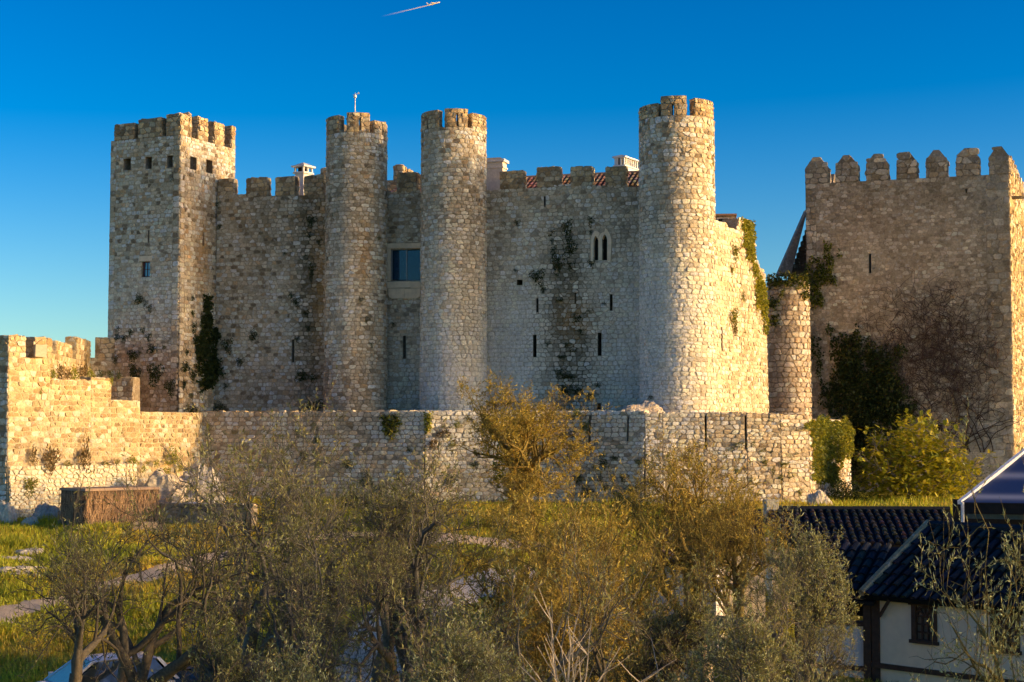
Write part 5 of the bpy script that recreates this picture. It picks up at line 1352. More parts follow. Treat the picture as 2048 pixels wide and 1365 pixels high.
TL = [
    ('thin twiggy olive tree before the sunlit slope, above the white car', 'sparse', 285, 40, 950, 200, .3),
    ('low grey olive tree left of the white car roof', 'sparse', 140, 37, 1055, 130, 2.0),
    ('dense dark olive tree before the corner of the rampart', 'grey', 455, 46, 868, 170, 1.0),
    ('tall pale-trunked olive tree reaching over the retaining wall', 'grey2', 660, 52, 812, 165, 2.2),
    ('grey olive tree with steep pale limbs left of the gravel road', 'grey2', 570, 42, 960, 140, 4.0),
    ('dark bushy olive tree between the gravel road and the golden trees', 'grey', 865, 47, 905, 150, 3.6),
    ('leaning sparse olive tree over the bright gravel road', 'sparse', 800, 34, 1030, 140, 5.2),
    ('golden lit olive tree in the middle of the grove', 'gold', 1050, 42, 985, 160, .8),
    ('golden-lit olive tree right of the grove centre', 'gold', 1215, 38, 1010, 160, 2.9),
    ('tall golden-lit olive tree in front of the sunlit retaining wall', 'gold', 1405, 50, 885, 125, 4.4),
    ('thick dark-trunked olive tree leaning in front of the mossy shed', 'brown', 1270, 28, 1090, 160, .1),
    ('dull olive tree filling the lower middle of the grove', 'grey', 1040, 27, 1110, 190, 5.0),
    ('dark olive tree at the bottom between car and road', 'brown', 520, 27, 1170, 170, 2.6),
    ('silvery olive tree before the black tiled roofs', 'silver', 1580, 36, 1035, 105, 1.3),
    ('bushy olive tree hiding the white house wall left of the roofs', 'grey2', 1500, 26, 1100, 105, 4.9),
    ('silvery young olive tree at the bottom edge near the shed', 'silver', 1480, 18, 1215, 110, 2.2),
    ('small silvery olive tree at the bottom centre of the grove', 'silver', 915, 19, 1225, 120, .2),
    ('low silvery olive bush at the bottom left of centre', 'silver', 620, 19, 1280, 130, 3.9),
    ('spindly olive sapling in front of the white wall', 'sparse', 1650, 25, 1215, 85, 5.5),
    ('low golden olive tree beside the black hipped roof', 'gold', 1500, 44, 985, 95, 3.3),
    ('golden brown olive tree in the second row of the grove', 'gold', 1130, 33, 1075, 140, 5.4),
    ('slender olive tree between the two pale-limbed ones', 'grey', 760, 50, 950, 95, .9),
]
for lb, kd, px_, y_, tp, hp, rt in TL: tree('olive_tree', lb, kd, px_, y_, tp, hp, rt)
tree('field_tree', 'yellow-lit round-crowned tree with an ivy-wrapped trunk against the retaining wall', 'goldfull', 1030, 78, 765, 125, 1.9, group=None)
tree('field_tree', 'small golden-lit tree right of the ivy-wrapped trunk', 'goldfull', 1065, 76.5, 922, 48, .4, group=None)
x = kx(1004, 950) * 78
tk = Round((x, 78), .2, 0, 0)
ivy('ivy', 'ivy sleeve round the trunk of the yellow-lit round-crowned tree', tk, [(1004, 905, 9, 16), (1001, 930, 9, 20), (1000, 955, 8, 16)], YELG + MIDG, 15, .13, 500, .3)

# shrubs
def shrub(name, label, px, py, y, rx, rz, cols, seed, n=1500, L=.09, ry=None, cat='shrub', z=None, grp=None):
    rs = np.random.default_rng(seed); x, _, zz = pt(px, py, y); zz = ground_z(x, y) if z is None else z
    a = rs.normal(size=(n, 3)); a /= np.linalg.norm(a, axis=1, keepdims=True); a[:, 2] = np.abs(a[:, 2])
    th = np.arctan2(a[:, 1], a[:, 0]); r = (rs.random(n) ** .4 * (1 + .3 * np.sin(3 * th + seed) + .2 * np.sin(7 * th + 5 * a[:, 2])))[:, None]
    P = a * r * np.array([rx, ry or rx * .7, rz]); D = a + rs.normal(size=(n, 3)) * .5 + np.array([0, 0, .4])
    V, Fq, T = leaf_quads(P, D, rs.uniform(.7, 1.3, n) * L, rs.uniform(.7, 1.2, n) * L * .5, shades(rs, n, cols), rs)
    root = thing(name, label, cat, (x, y, zz), grp); del root['_base']
    obj('foliage', mesh_data('foliage', V, Fq, T, [M_LEAF]), root); g = Geo(); rng = random.Random(seed)
    for k in range(7):
        a_ = rng.uniform(0, 6.28); g.tube([(0, 0, -.1), (rx * .3 * math.cos(a_), rx * .3 * math.sin(a_), rz * .45), (rx * .6 * math.cos(a_), rx * .5 * math.sin(a_), rz * .85)], [.03, .02, .008], 4, BARK_G, cap=False)
    g.build('stem', M_BARK, root); return root
for i, (px, py, y, rx, rz, c, l) in enumerate(((1090, 1000, 80, 1.7, .55, YELG, 'flat spreading juniper at the foot of the retaining wall'), (1180, 1005, 81, 1.5, .6, MIDG, 'second spreading juniper, right of the flat one'),
        (1260, 1000, 82, 1.2, .7, DARKG, 'dark shrub at the wall foot below the drain slots'), (720, 1010, 84, 1.3, .9, DARKG, 'dark shrub at the foot of the shaded retaining wall'), (820, 1015, 83.5, 1.2, .9, DARKG, 'dark bush below the hanging ivy strip'),
        (600, 1010, 85.5, 1.2, .8, DARKG, 'dark bush behind the tall pale-trunked olive'), (640, 1005, 82, 1.1, .5, YELG, 'sunlit low bush on the grass below the wall'),
        (1000, 1040, 77, 1.4, .6, OLIVE_SUNLIT, 'golden scrub at the edge of the path'), (1130, 1030, 74, 1.6, .6, OLIVE_SUNLIT, 'golden scrub before the junipers'), (1690, 960, 87, 1.0, 1.0, DARKG, 'dark creeper bush beside the wall end'), (1900, 960, 92, 1.8, 2.2, DARKG, 'dark green bush behind the fig tree'))):
    shrub('shrub', l, px, py, y, rx, rz, c, 200 + i, 2200, .10)

def fig_tree():
    y = 88.0; x, _, _ = pt(1835, 990, y); zb = ground_z(x, y); rng = random.Random(9); rs = np.random.default_rng(9)
    root = thing('fig_tree', 'broad sunlit fig tree with big bright leaves at the foot of the keep', 'tree', (x, y, zb)); base = root['_base']
    g = Geo(); tips = []
    for k in range(9):
        a = rng.uniform(0, 6.28); p = np.array((x, y, zb - .2)); d = np.array((math.cos(a) * .8, math.sin(a) * .5, .9)); pts = [p]
        for i in range(6): d = d + np.array([rng.gauss(0, .22), rng.gauss(0, .2), rng.gauss(0, .15)]); d /= np.linalg.norm(d); pts.append(pts[-1] + d * .62)
        g.tube(pts, [.085 - .011 * i for i in range(7)], 5, (.27, .23, .18), cap=False)
        for i in range(2, 7):
            for j in range(4):
                q = pts[i]; dd = d * .5 + np.array([rng.gauss(0, .7), rng.gauss(0, .6), rng.gauss(.1, .5)]); dd /= np.linalg.norm(dd); t = [q, q + dd * .4, q + dd * .8 + np.array([0, 0, .12])]
                g.tube(t, [.025, .018, .01], 4, (.27, .23, .18), cap=False); tips += [t[1], t[2]]
    g.build('trunk', M_BARK, root)
    leaves = []
    W_, Hh = 2.9, 3.9
    for k in range(4600):
        if k < 900: c = tips[rng.randrange(len(tips))] + np.array([rng.gauss(0, .2), rng.gauss(0, .2), rng.gauss(.05, .15)])
        else:
            a = rs.normal(size=3); a /= np.linalg.norm(a); a[2] = abs(a[2]); th = math.atan2(a[2], a[0]); r = rng.random() ** .33 * (1 + .12 * math.sin(5 * th) + .08 * math.sin(11 * th + a[1] * 4))
            c = np.array([x + a[0] * r * W_, y + a[1] * r * 1.9, zb + .2 + a[2] * r * Hh])
        dr = np.array([rng.gauss(0, 1), rng.gauss(-.3, 1), rng.gauss(.2, .6)]); dr /= np.linalg.norm(dr); s = np.cross(dr, (0.1, .2, 1)); s /= np.linalg.norm(s); L = rng.uniform(.20, .34); nn = np.cross(s, dr)
        lobes = [(0, 0, 0), (.3, .34, .03), (.55, .24, 0), (.72, .42, .04), (1.0, 0, -.06), (.72, -.42, .04), (.55, -.24, 0), (.3, -.34, .03)]
        V = [tuple(c + dr * L * a + s * L * b + nn * L * e) for a, b, e in lobes]
        t = rng.choice([(.38, .36, .035), (.46, .41, .04), (.28, .30, .03), (.52, .45, .05), (.18, .21, .03)]); leaves.append((-proj_size(c, y) , V, t))
    leaves.sort(key=lambda q: q[0])
    for _, V, t in leaves[:300]: make_mesh('leaf', V, [(0, 1, 2, 4), (2, 3, 4), (4, 5, 6), (0, 4, 6, 7)], [t] * 8, M_LEAF, root)
    r = Geo()
    for _, V, t in leaves[300:]: r.add(V, [(0, 1, 2, 4), (2, 3, 4), (4, 5, 6), (0, 4, 6, 7)], t)
    r.build('foliage', M_LEAF, root)['kind'] = 'stuff'
def proj_size(c, y): return (y - c[1]) + 10 * abs(math.sin(c[0] * 37.1 + c[2] * 91.7))
fig_tree()

# grass: uncountable blades over the slope in view
def grass():
    rs = np.random.default_rng(3); n = 170000
    Y = rs.uniform(44, 90, n) ; X = (rs.uniform(-80, 2100, n) - CX) / F * Y
    Y[: n // 3] = rs.uniform(50, 80, n // 3); X[: n // 3] = (rs.uniform(-60, 500, n // 3) - CX) / F * Y[: n // 3]
    clump = np.sin(X * 1.7 + np.sin(Y * 1.1)) + np.sin(Y * 2.1 + 1.3 * np.sin(X * .9)); keep = rs.random(n) < .35 + .3 * (clump > -.3) + .3 * (clump > .8)
    bx = np.array([C0] + LW[1:]); lim = np.interp(X, bx[:, 0], bx[:, 1]); keep &= Y < np.where(X < C0[0], np.interp(X, [NL[0], C0[0]], [NL[1], C0[1]]), np.where(X > LW[-1][0], 93, lim))
    for wx, wy, ww in WAYS:
        for a, b, w in zip(wx, wy, ww): keep &= (X - a) ** 2 + (Y - b) ** 2 > (w * .46) ** 2 * rs.uniform(.5, 1.15, len(X))
    X, Y, clump = X[keep], Y[keep], clump[keep]; n = len(X)
    Z = np.array([ground_z(a, b) for a, b in zip(X, Y)])
    h = rs.uniform(.10, .26, n) * (1 + .6 * (clump > .8)); a = rs.uniform(0, 2 * math.pi, n); w = .025 + .02 * rs.random(n)
    P = np.stack([X, Y, Z - .02], 1); s = np.stack([np.cos(a), np.sin(a), 0 * a], 1) * w[:, None]; tip = np.stack([rs.normal(0, .35, n) * h, rs.normal(0, .35, n) * h, h], 1)
    V = np.stack([P - s, P + s, P + tip], 1).reshape(-1, 3)
    dry = (np.sin(X * .5 + 2) + np.sin(Y * .7) + rs.normal(0, .7, n)) > .7
    T = np.where(dry[:, None], shades(rs, n, [(.58, .42, .05), (.64, .46, .06), (.48, .35, .06)]), shades(rs, n, [(.38, .40, .03), (.45, .44, .03), (.30, .34, .025), (.52, .46, .04)]))
    o = obj('grass', mesh_data('grass', V, np.arange(3 * n).reshape(-1, 3), np.repeat(T, 3, 0), [M_LEAF])); o['kind'] = 'stuff'; o['label'] = 'short yellow green grass on the slope below the castle'
grass()

# ------------------------------------------------------------------ houses on the right
TILES = [(.018, .018, .019), (.026, .026, .027), (.013, .014, .015), (.034, .033, .030), (.045, .036, .028), (.03, .035, .028)]
M_BTILE = tinted('black roof tile', 0.6, 0.3, 9.0, .2, spec=.2)
M_BEIGE = plain('cream render', (0.86, 0.74, 0.53), 0.9, 0.07, 3.0, bstr=.25)
def roof_tiles(root, p0, d, inward, L, depth, z0, z1, pitch, seed, courses, own=True):
    """each visible barrel tile of the near roof is a piece of its own"""
    rng = random.Random(seed); n = int(L / pitch); sl = math.hypot(depth, z1 - z0); nx, nz = -inward[0] * (z1 - z0) / sl, depth / sl; ny = -inward[1] * (z1 - z0) / sl
    q = lambda u, k, e: (p0[0] + d[0] * u + inward[0] * depth * k + nx * e, p0[1] + d[1] * u + inward[1] * depth * k + ny * e, lerp(z0, z1, k) + nz * e)
    g = Geo(); g.hexa([q(0, 0, -.14), q(L, 0, -.14), q(L, 1, -.14), q(0, 1, -.14)], [q(0, 0, -.01), q(L, 0, -.01), q(L, 1, -.01), q(0, 1, -.01)], (.012, .012, .013)); roof = g.build('roof', M_BTILE, root); roof['_base'] = root['_base']
    tiles = []
    for i in range(n):
        for j in range(courses):
            u = (i + .5) * pitch + rng.gauss(0, .014); k0, k1 = j / courses - .012, (j + 1) / courses + .02; V = []
            for k, lift, rr in ((k0, .045, pitch * .34), (k1, .0, pitch * .27)):
                for s in range(6):
                    a = math.pi * s / 5; V.append(q(u - math.cos(a) * rr, k, math.sin(a) * rr * .85 + lift))
            t = tuple(c * rng.uniform(.75, 1.3) for c in rng.choice(TILES)); px, py = proj(V[2]); vis = -40 < px < 2090 and -5 < py < 1375
            tiles.append((0 if vis else 1, px, V, t))
    tiles.sort(key=lambda t: t[:2]); fs = [(s, s + 1, 7 + s, 6 + s) for s in range(5)] + [(0, 5, 4, 3, 2, 1)]
    lim = 300 if own else 0; rest = Geo()
    for i, (v, _, V, t) in enumerate(tiles):
        if i < lim and v == 0: make_mesh('roof_tile', V, fs, [t] * 12, M_BTILE, roof)
        else: rest.add(V, fs, t)
    if rest.v: rest.build('roof_tile', M_BTILE, roof)['kind'] = 'stuff'
    return roof
def slab_on(S, root, name, mat, u0, u1, z0, z1, d0, d1, tint=None):
    g = Geo(); g.hexa([S(u0, z0, d1), S(u1, z0, d1), S(u1, z0, d0), S(u0, z0, d0)], [S(u0, z1, d1), S(u1, z1, d1), S(u1, z1, d0), S(u0, z1, d0)], tint); return g.build(name, mat, root)
def white_house():
    a = pt(1757, 1200, 46.0)[:2]; b0 = pt(2048, 1210, 42.6)[:2]; d = unit(b0[0] - a[0], b0[1] - a[1]); b = (a[0] + d[0] * 9.5, a[1] + d[1] * 9.5)
    S = Flat(a, b); zt = zed(1188, 46.0); zb = -8.6; root = thing('white_house', 'cream rendered house with brown arched-pane windows under a black tiled roof', 'house', (*a, zb))
    w = []
    for (x0, y0, x1, y1) in ((1828, 1214, 1871, 1279), (1987, 1235, 2036, 1297)): w.append(rect(S, x0, y0, x1, y1))
    g = Geo(); us = sorted([0, S.L] + [q for r in w for q in r[:2]]); zz = sorted([zb, zt] + [q for r in w for q in r[2:]])
    for i in range(len(us) - 1):
        for j in range(len(zz) - 1):
            mu, mz = (us[i] + us[i + 1]) / 2, (zz[j] + zz[j + 1]) / 2
            if any(r[0] < mu < r[1] and r[2] < mz < r[3] for r in w) or zz[j + 1] - zz[j] < 1e-5: continue
            g.add([S(us[i], zz[j]), S(us[i + 1], zz[j]), S(us[i + 1], zz[j + 1]), S(us[i], zz[j + 1])], [(0, 1, 2, 3)])
    D = 5.0
    g.add([S(0, zb), S(0, zt), S(0, zt, -D), S(0, zb, -D)], [(0, 1, 2, 3)]); g.add([S(S.L, zb), S(S.L, zt), S(S.L, zt, -D), S(S.L, zb, -D)], [(3, 2, 1, 0)]); g.add([S(0, zb, -D), S(S.L, zb, -D), S(S.L, zt, -D), S(0, zt, -D)], [(3, 2, 1, 0)])
    g.build('wall', M_BEIGE, root)
    zr = zed(1050, 48.6); inn = (-S.n[0], -S.n[1]); e0 = S(-.25, 0, .32)[:2]
    roof_tiles(root, e0, S.d, inn, S.L + .4, 2.9, zt - .03, zr, .30, 31, 7)
    g = Geo(); r0 = (e0[0] + inn[0] * 2.9, e0[1] + inn[1] * 2.9, zr); 
    pr = [(r0[0] + S.d[0] * u, r0[1] + S.d[1] * u, zr + .04) for u in np.linspace(-.05, S.L + .4, 16)]; g.tube(pr, .12, 6, (.02, .024, .028)); g.build('ridge', M_BTILE, root)
    g = Geo(); g.hexa([(r0[0], r0[1], zr - .15), (r0[0] + S.d[0] * S.L, r0[1] + S.d[1] * S.L, zr - .15), (r0[0] + S.d[0] * S.L + inn[0] * 2.6, r0[1] + S.d[1] * S.L + inn[1] * 2.6, zt - .2), (r0[0] + inn[0] * 2.6, r0[1] + inn[1] * 2.6, zt - .2)],
           [(r0[0], r0[1], zr), (r0[0] + S.d[0] * S.L, r0[1] + S.d[1] * S.L, zr), (r0[0] + S.d[0] * S.L + inn[0] * 2.6, r0[1] + S.d[1] * S.L + inn[1] * 2.6, zt), (r0[0] + inn[0] * 2.6, r0[1] + inn[1] * 2.6, zt)], (.014, .015, .017)); g.build('rear_roof', M_BTILE, root)
    g = Geo(); g.tube([(e0[0] - S.d[0] * .02 + inn[0] * 2.9 * t, e0[1] - S.d[1] * .02 + inn[1] * 2.9 * t, lerp(zt, zr, t) + .06) for t in np.linspace(-.02, 1.02, 8)], .11, 6, (.34, .28, .16)); g.build('verge', M_STONE, root)
    g = Geo(); g.add([S(0, zt), S(0, zr - .1, -2.5), S(0, zt, -5)], [(0, 1, 2)]); g.build('gable', M_BEIGE, root)
    # windows with an arched fan of bars over small panes
    for (u0, u1, z0, z1) in w:
        f = .085; g = Geo(); sub = lambda a_, b_, c_, e_, d0=-.06, d1=.05: g.hexa([S(a_, c_, d1), S(b_, c_, d1), S(b_, c_, d0), S(a_, c_, d0)], [S(a_, e_, d1), S(b_, e_, d1), S(b_, e_, d0), S(a_, e_, d0)])
        sub(u0 - .05, u0 + f, z0, z1); sub(u1 - f, u1 + .05, z0, z1); sub(u0 - .12, u1 + .12, z1, z1 + .1, -.05, .08); sub(u0 - .1, u1 + .1, z0 - .09, z0, -.05, .09)
        win = g.build('window', M_DARKWOOD, root); win['_base'] = root['_base']
        g = Geo(); ua, ub = u0 + f, u1 - f; um = (ua + ub) / 2; zs = z1 - (ub - ua) * .55; r = (ub - ua) / 2
        def bar(p, q, t=.022):
            dx, dz = q[0] - p[0], q[1] - p[1]; l = math.hypot(dx, dz); ox, oz = -dz / l * t, dx / l * t
            g.hexa([S(p[0] - ox, p[1] - oz, .0), S(q[0] - ox, q[1] - oz, .0), S(q[0] - ox, q[1] - oz, -.05), S(p[0] - ox, p[1] - oz, -.05)], [S(p[0] + ox, p[1] + oz, .0), S(q[0] + ox, q[1] + oz, .0), S(q[0] + ox, q[1] + oz, -.05), S(p[0] + ox, p[1] + oz, -.05)])
        for k in (1, 2): bar((lerp(ua, ub, k / 3), z0), (lerp(ua, ub, k / 3), zs))
        for k in range(4): bar((ua, lerp(z0, zs, k / 3)), (ub, lerp(z0, zs, k / 3)))
        arc = [(um - r * math.cos(t), zs + r * 1.0 * math.sin(t)) for t in np.linspace(0, math.pi, 9)]
        for p, q in zip(arc[:-1], arc[1:]): bar(p, q, .03)
        for t in (.8, 1.57, 2.34): bar((um, zs), (um - r * math.cos(t), zs + r * math.sin(t)))
        g.build('glazing_bar', M_DARKWOOD, win)
        slab_on(S, win, 'pane', plain('dusty pane', (.16, .145, .115), .35, .2, 6, spec=.5), ua, ub, z0, z1, -.09, -.065)
    # brown string course and corner post
    zc = zed(1326, 46.0); slab_on(S, root, 'string_course', M_DARKWOOD, -.2, S.L, zc - .13, zc, .002, .09)
    slab_on(S, root, 'corner_post', M_DARKWOOD, -.2, .04, zb, zt, -.1, .05)
    g = Geo(); p, q = S(.05, zed(1233, 46), .04), S(.55, zed(1196, 46), .25); g.tube([p, q], .05, 4, (.2, .16, .11)); g.build('eave_brace', M_DARKWOOD, root)
    return S, zt
WH, WHz = white_house()
def white_annex():
    a, b = pt(1596, 1250, 47.2)[:2], pt(1741, 1262, 46.3)[:2]; S = Flat(a, b); zt, zb = zed(1248, 47), -8.3
    root = thing('white_building', 'white rendered garden building with brown timber posts left of the cream house', 'building', (*a, zb))
    g = Geo(); g.hexa([S(0, zb), S(S.L, zb), S(S.L, zb, -.3), S(0, zb, -.3)], [S(0, zt), S(S.L, zt), S(S.L, zt, -.3), S(0, zt, -.3)]); g.build('wall', M_WHITE, root)
    for px in (1600, 1737): u = S.at(px, 1300)[0]; slab_on(S, root, 'post', M_DARKWOOD, u - .1, u + .1, zb, zt + .75, .003, .15)
    zl = zed(1330, 46.8); slab_on(S, root, 'sill_beam', M_DARKWOOD, 0, S.L, zl - .1, zl + .02, .003, .1); slab_on(S, root, 'top_beam', M_DARKWOOD, 0, S.L, zt + .003, zt + .12, -.32, .06)
    slab_on(S, root, 'lintel_beam', M_DARKWOOD, -.1, S.L, zt + .6, zt + .75, -.05, .02, None); slab_on(S, root, 'roof_shade_sheet', M_DARK, 0, S.L, zt + .12, zt + .6, -1.5, -1.4)  # near-black sheet stands in for the shade under the roof
    g = Geo(); e0 = S(-.4, 0, .4)[:2]; r = lambda u, k, z: (e0[0] + S.d[0] * u - S.n[0] * k, e0[1] + S.d[1] * u - S.n[1] * k, z)
    rr = random.Random(4); roof = Geo(); tiled_slope(roof, e0, S.d, (-S.n[0], -S.n[1]), S.L + .6, 3.0, zt + .72, zt + 2.0, .3, rr, TILES, courses=7); roof.build('roof', M_BTILE, root)
    return root
white_annex()
def white_gable_house():
    a, b = pt(1300, 1200, 52.0)[:2], pt(1432, 1200, 51.5)[:2]; S = Flat(a, b); zb = -8.5; zt = zed(1128, 51)
    root = thing('white_gable_house', 'white rendered house wall standing behind the grove, above the mossy shed', 'house', (*a, zb))
    g = Geo(); g.hexa([S(0, zb), S(S.L, zb), S(S.L, zb, -3), S(0, zb, -3)], [S(0, zt), S(S.L, zt), S(S.L, zt, -3), S(0, zt, -3)]); g.build('wall', M_WHITE, root)
    r = Geo(); rr = random.Random(6); e0 = S(-.2, 0, .3)[:2]; tiled_slope(r, e0, S.d, (-S.n[0], -S.n[1]), S.L + .4, 3.4, zt, zt + .75, .3, rr, [(.10, .08, .06), (.13, .10, .075)], courses=8); r.build('roof', M_BTILE, root)
    c = pt(1668, 1195, 52.5)[:2]
white_gable_house()
def shed():
    a, b = pt(1296, 1285, 36)[:2], pt(1412, 1290, 35.2)[:2]; S = Flat(a, b); zb = ground_z(a[0], 36) - .4; zt = zed(1284, 35.6)
    root = thing('stone_shed', 'small stone shed with timber posts and a mossy sloping roof', 'shed', (*a, zb))
    core(S, 0, S.L, zb, zt, paint_low, 1500, .3, (), parent=root)
    put_stones(root, masonry(S, 0, S.L, zb, zt, .26, .17, 1501, lambda x, y, r: mixv(paint_stone(x, y, r), (.45, .46, .45), .5), .02, .03), 80)
    for u in (.03, .42, .98): slab_on(S, root, 'post', M_DARKWOOD, S.L * u - .06, S.L * u + .06, zb, zt, .06, .16)
    slab_on(S, root, 'beam', M_DARKWOOD, -.1, S.L + .1, zt, zt + .12, -.1, .17)
    g = Geo(); p = lambda u, k, z: (S(u, z, k)); z0, z1 = zt + .12, zt + .34
    g.hexa([p(-.25, .3, z0), p(S.L + .2, .3, z0), p(S.L + .2, -1.6, z1), p(-.25, -1.6, z1)], [p(-.25, .3, z0 + .07), p(S.L + .2, .3, z0 + .07), p(S.L + .2, -1.6, z1 + .07), p(-.25, -1.6, z1 + .07)], (.19, .19, .06)); g.build('roof', M_STONE, root)
shed()
def long_roof():
    Y = 55.0; a = pt(1548, 1082, Y); b = pt(1935, 1082, Y - .5); d = unit(b[0] - a[0], b[1] - a[1]); inn = (-d[1], d[0]); L = math.hypot(b[0] - a[0], b[1] - a[1])
    root = thing('long_house', 'long low house with a black tiled roof below the fig tree', 'house', (a[0], a[1], -8)); z0, z1 = zed(1088, Y), zed(1021, Y + 3)
    roof_tiles(root, a[:2], d, inn, L, 3.2, z0, z1, .27, 41, 9)
    g = Geo(); g.hexa([(a[0] + inn[0] * .4, a[1] + inn[1] * .4, -8), (b[0] + inn[0] * .4, b[1] + inn[1] * .4, -8), (b[0] + inn[0] * 5, b[1] + inn[1] * 5, -8), (a[0] + inn[0] * 5, a[1] + inn[1] * 5, -8)],
        [(a[0] + inn[0] * .4, a[1] + inn[1] * .4, z0 - .1), (b[0] + inn[0] * .4, b[1] + inn[1] * .4, z0 - .1), (b[0] + inn[0] * 5, b[1] + inn[1] * 5, z0 - .1), (a[0] + inn[0] * 5, a[1] + inn[1] * 5, z0 - .1)]); g.build('wall', M_BEIGE, root)
    g = Geo(); r = lambda u: (a[0] + inn[0] * 3.2 + d[0] * u, a[1] + inn[1] * 3.2 + d[1] * u, z1 + .03); g.tube([r(L * t) for t in np.linspace(0, 1, 16)], .12, 6, (.02, .024, .028)); g.build('ridge', M_BTILE, root)
    g = Geo(); q = r(.12); g.box((q[0], q[1], q[2] - .3), .42, .42, .62, .2, (.36, .36, .30)); g.build('chimney', M_STONE, root)
long_roof()
def gable_roof():
    """roof corner at the left whose hip runs down to the valley beside the long house"""
    Y = 53.0; P = lambda px, py, y: pt(px, py, y)
    root = thing('hipped_house', 'brown-black hipped tile roof left of the long house roof', 'house', P(1440, 1100, Y))
    a = P(1405, 1092, Y)[:2]; b = P(1530, 1092, Y - .2)[:2]; d = unit(b[0] - a[0], b[1] - a[1]); inn = (-d[1], d[0]); L = math.hypot(b[0] - a[0], b[1] - a[1]); z0, z1 = zed(1098, Y), zed(1018, Y + 2.6)
    roof_tiles(root, a, d, inn, L, 2.6, z0, z1, .28, 51, 7)
    g = Geo(); T = (.06, .045, .035)
    p0 = (a[0] + inn[0] * 2.6 + d[0] * L * .6, a[1] + inn[1] * 2.6 + d[1] * L * .6, z1 + .05); p1 = (b[0] + inn[0] * 1.2 + .2, b[1] + inn[1] * 1.2, zed(1046, Y + 1.2)); g.tube([p0, ((p0[0] + p1[0]) / 2, (p0[1] + p1[1]) / 2, (p0[2] + p1[2]) / 2 + .03), p1], .11, 6, T); g.build('ridge', M_BTILE, root)
    g = Geo(); g.hexa([(*a, -8), (*b, -8), (b[0] + inn[0] * 3, b[1] + inn[1] * 3, -8), (a[0] + inn[0] * 3, a[1] + inn[1] * 3, -8)], [(*a, z0 - .2), (*b, z0 - .2), (b[0] + inn[0] * 3, b[1] + inn[1] * 3, z0 - .2), (a[0] + inn[0] * 3, a[1] + inn[1] * 3, z0 - .2)]); g.build('wall', M_BEIGE, root)
gable_roof()
def marquee():
    y0 = 51.5; A = pt(1923, 1005, y0); B = pt(2060, 1012, y0 - .8); d = unit(B[0] - A[0], B[1] - A[1]); inn = (-d[1], d[0])
    C_ = pt(2075, 884, y0 + 3.4); L = 7.0; root = thing('marquee', 'blue striped marquee roof with a white frame over the houses', 'marquee', (A[0], A[1], -8))
    v = np.array(C_) - np.array(A); w = np.array((d[0], d[1], -.0)) * L
    m, nt, b, _ = new_mat('striped marquee cloth'); 
    mp = N(nt, 'ShaderNodeAttribute'); mp.attribute_name = 'tint'; nt.links.new(mp.outputs['Color'], b.inputs['Base Color']); b.inputs['Roughness'].default_value = .6
    g = Geo(); ks = np.linspace(0, 1, 41)
    def stripe(k):
        t = max(math.exp(-((k - .10) / .045) ** 2), .9 * math.exp(-((k - .46) / .05) ** 2), smooth(.74, .82, k), ); return mixv((.022, .05, .13), (.36, .34, .36), t)
    V, T = [], []
    for k in ks:
        for s in np.linspace(0, 1, 9):
            sag = -.06 * math.sin(math.pi * k) ; p = np.array(A) + v * k + w * s; V.append((p[0], p[1], p[2] + sag)); T.append(stripe(k))
    g.add(V, [(i * 9 + j, i * 9 + j + 1, (i + 1) * 9 + j + 1, (i + 1) * 9 + j) for i in range(40) for j in range(8)], T); g.build('canopy', m, root)
    g = Geo(); a = np.array(A); n_ = np.array((0, 0, 1.0)); side = np.array((d[0], d[1], 0))
    g.hexa([tuple(a - side * .12 - n_ * .06), tuple(a + side * .0 - n_ * .06), tuple(a + v - n_ * .06), tuple(a + v - side * .12 - n_ * .06)], [tuple(a - side * .12 + n_ * .05), tuple(a + n_ * .05), tuple(a + v + n_ * .05), tuple(a + v - side * .12 + n_ * .05)], (.72, .70, .68)); g.build('rafter', M_TINT, root)
    g = Geo(); g.tube([(A[0] + .03, A[1], A[2]), (A[0] + .03, A[1], -7)], .05, 8, (.66, .66, .64)); g.build('post', M_TINT, root)
    g = Geo(); e = a + w; g.hexa([(A[0] + .1, A[1] + .02, A[2] - .32), (e[0], e[1] + .02, A[2] - .32), (e[0], e[1] + .1, A[2] - .32), (A[0] + .1, A[1] + .1, A[2] - .32)], [(A[0] + .1, A[1] + .02, A[2] - .03), (e[0], e[1] + .02, A[2] - .03), (e[0], e[1] + .1, A[2] - .03), (A[0] + .1, A[1] + .1, A[2] - .03)], (.012, .013, .014)); g.build('gutter', M_TINT, root)
    g = Geo(); g.hexa([(A[0] + .25, A[1] + .3, A[2] - .5), (e[0], e[1] + .3, A[2] - .5), (e[0], e[1] + .35, A[2] - .5), (A[0] + .25, A[1] + .35, A[2] - .5)], [(A[0] + .25, A[1] + .3, A[2] - .36), (e[0], e[1] + .3, A[2] - .36), (e[0], e[1] + .35, A[2] - .36), (A[0] + .25, A[1] + .35, A[2] - .36)], (.05, .09, .11)); g.build('rail', M_TINT, root)
    g = Geo(); g.hexa([(A[0] + .4, A[1] + 2.5, -8), (e[0], e[1] + 2.5, -8), (e[0], e[1] + 2.6, -8), (A[0] + .4, A[1] + 2.6, -8)], [(A[0] + .4, A[1] + 2.5, A[2]), (e[0], e[1] + 2.5, A[2]), (e[0], e[1] + 2.6, A[2]), (A[0] + .4, A[1] + 2.6, A[2])], (.02, .02, .02)); g.build('back_wall', M_TINT, root)
marquee()
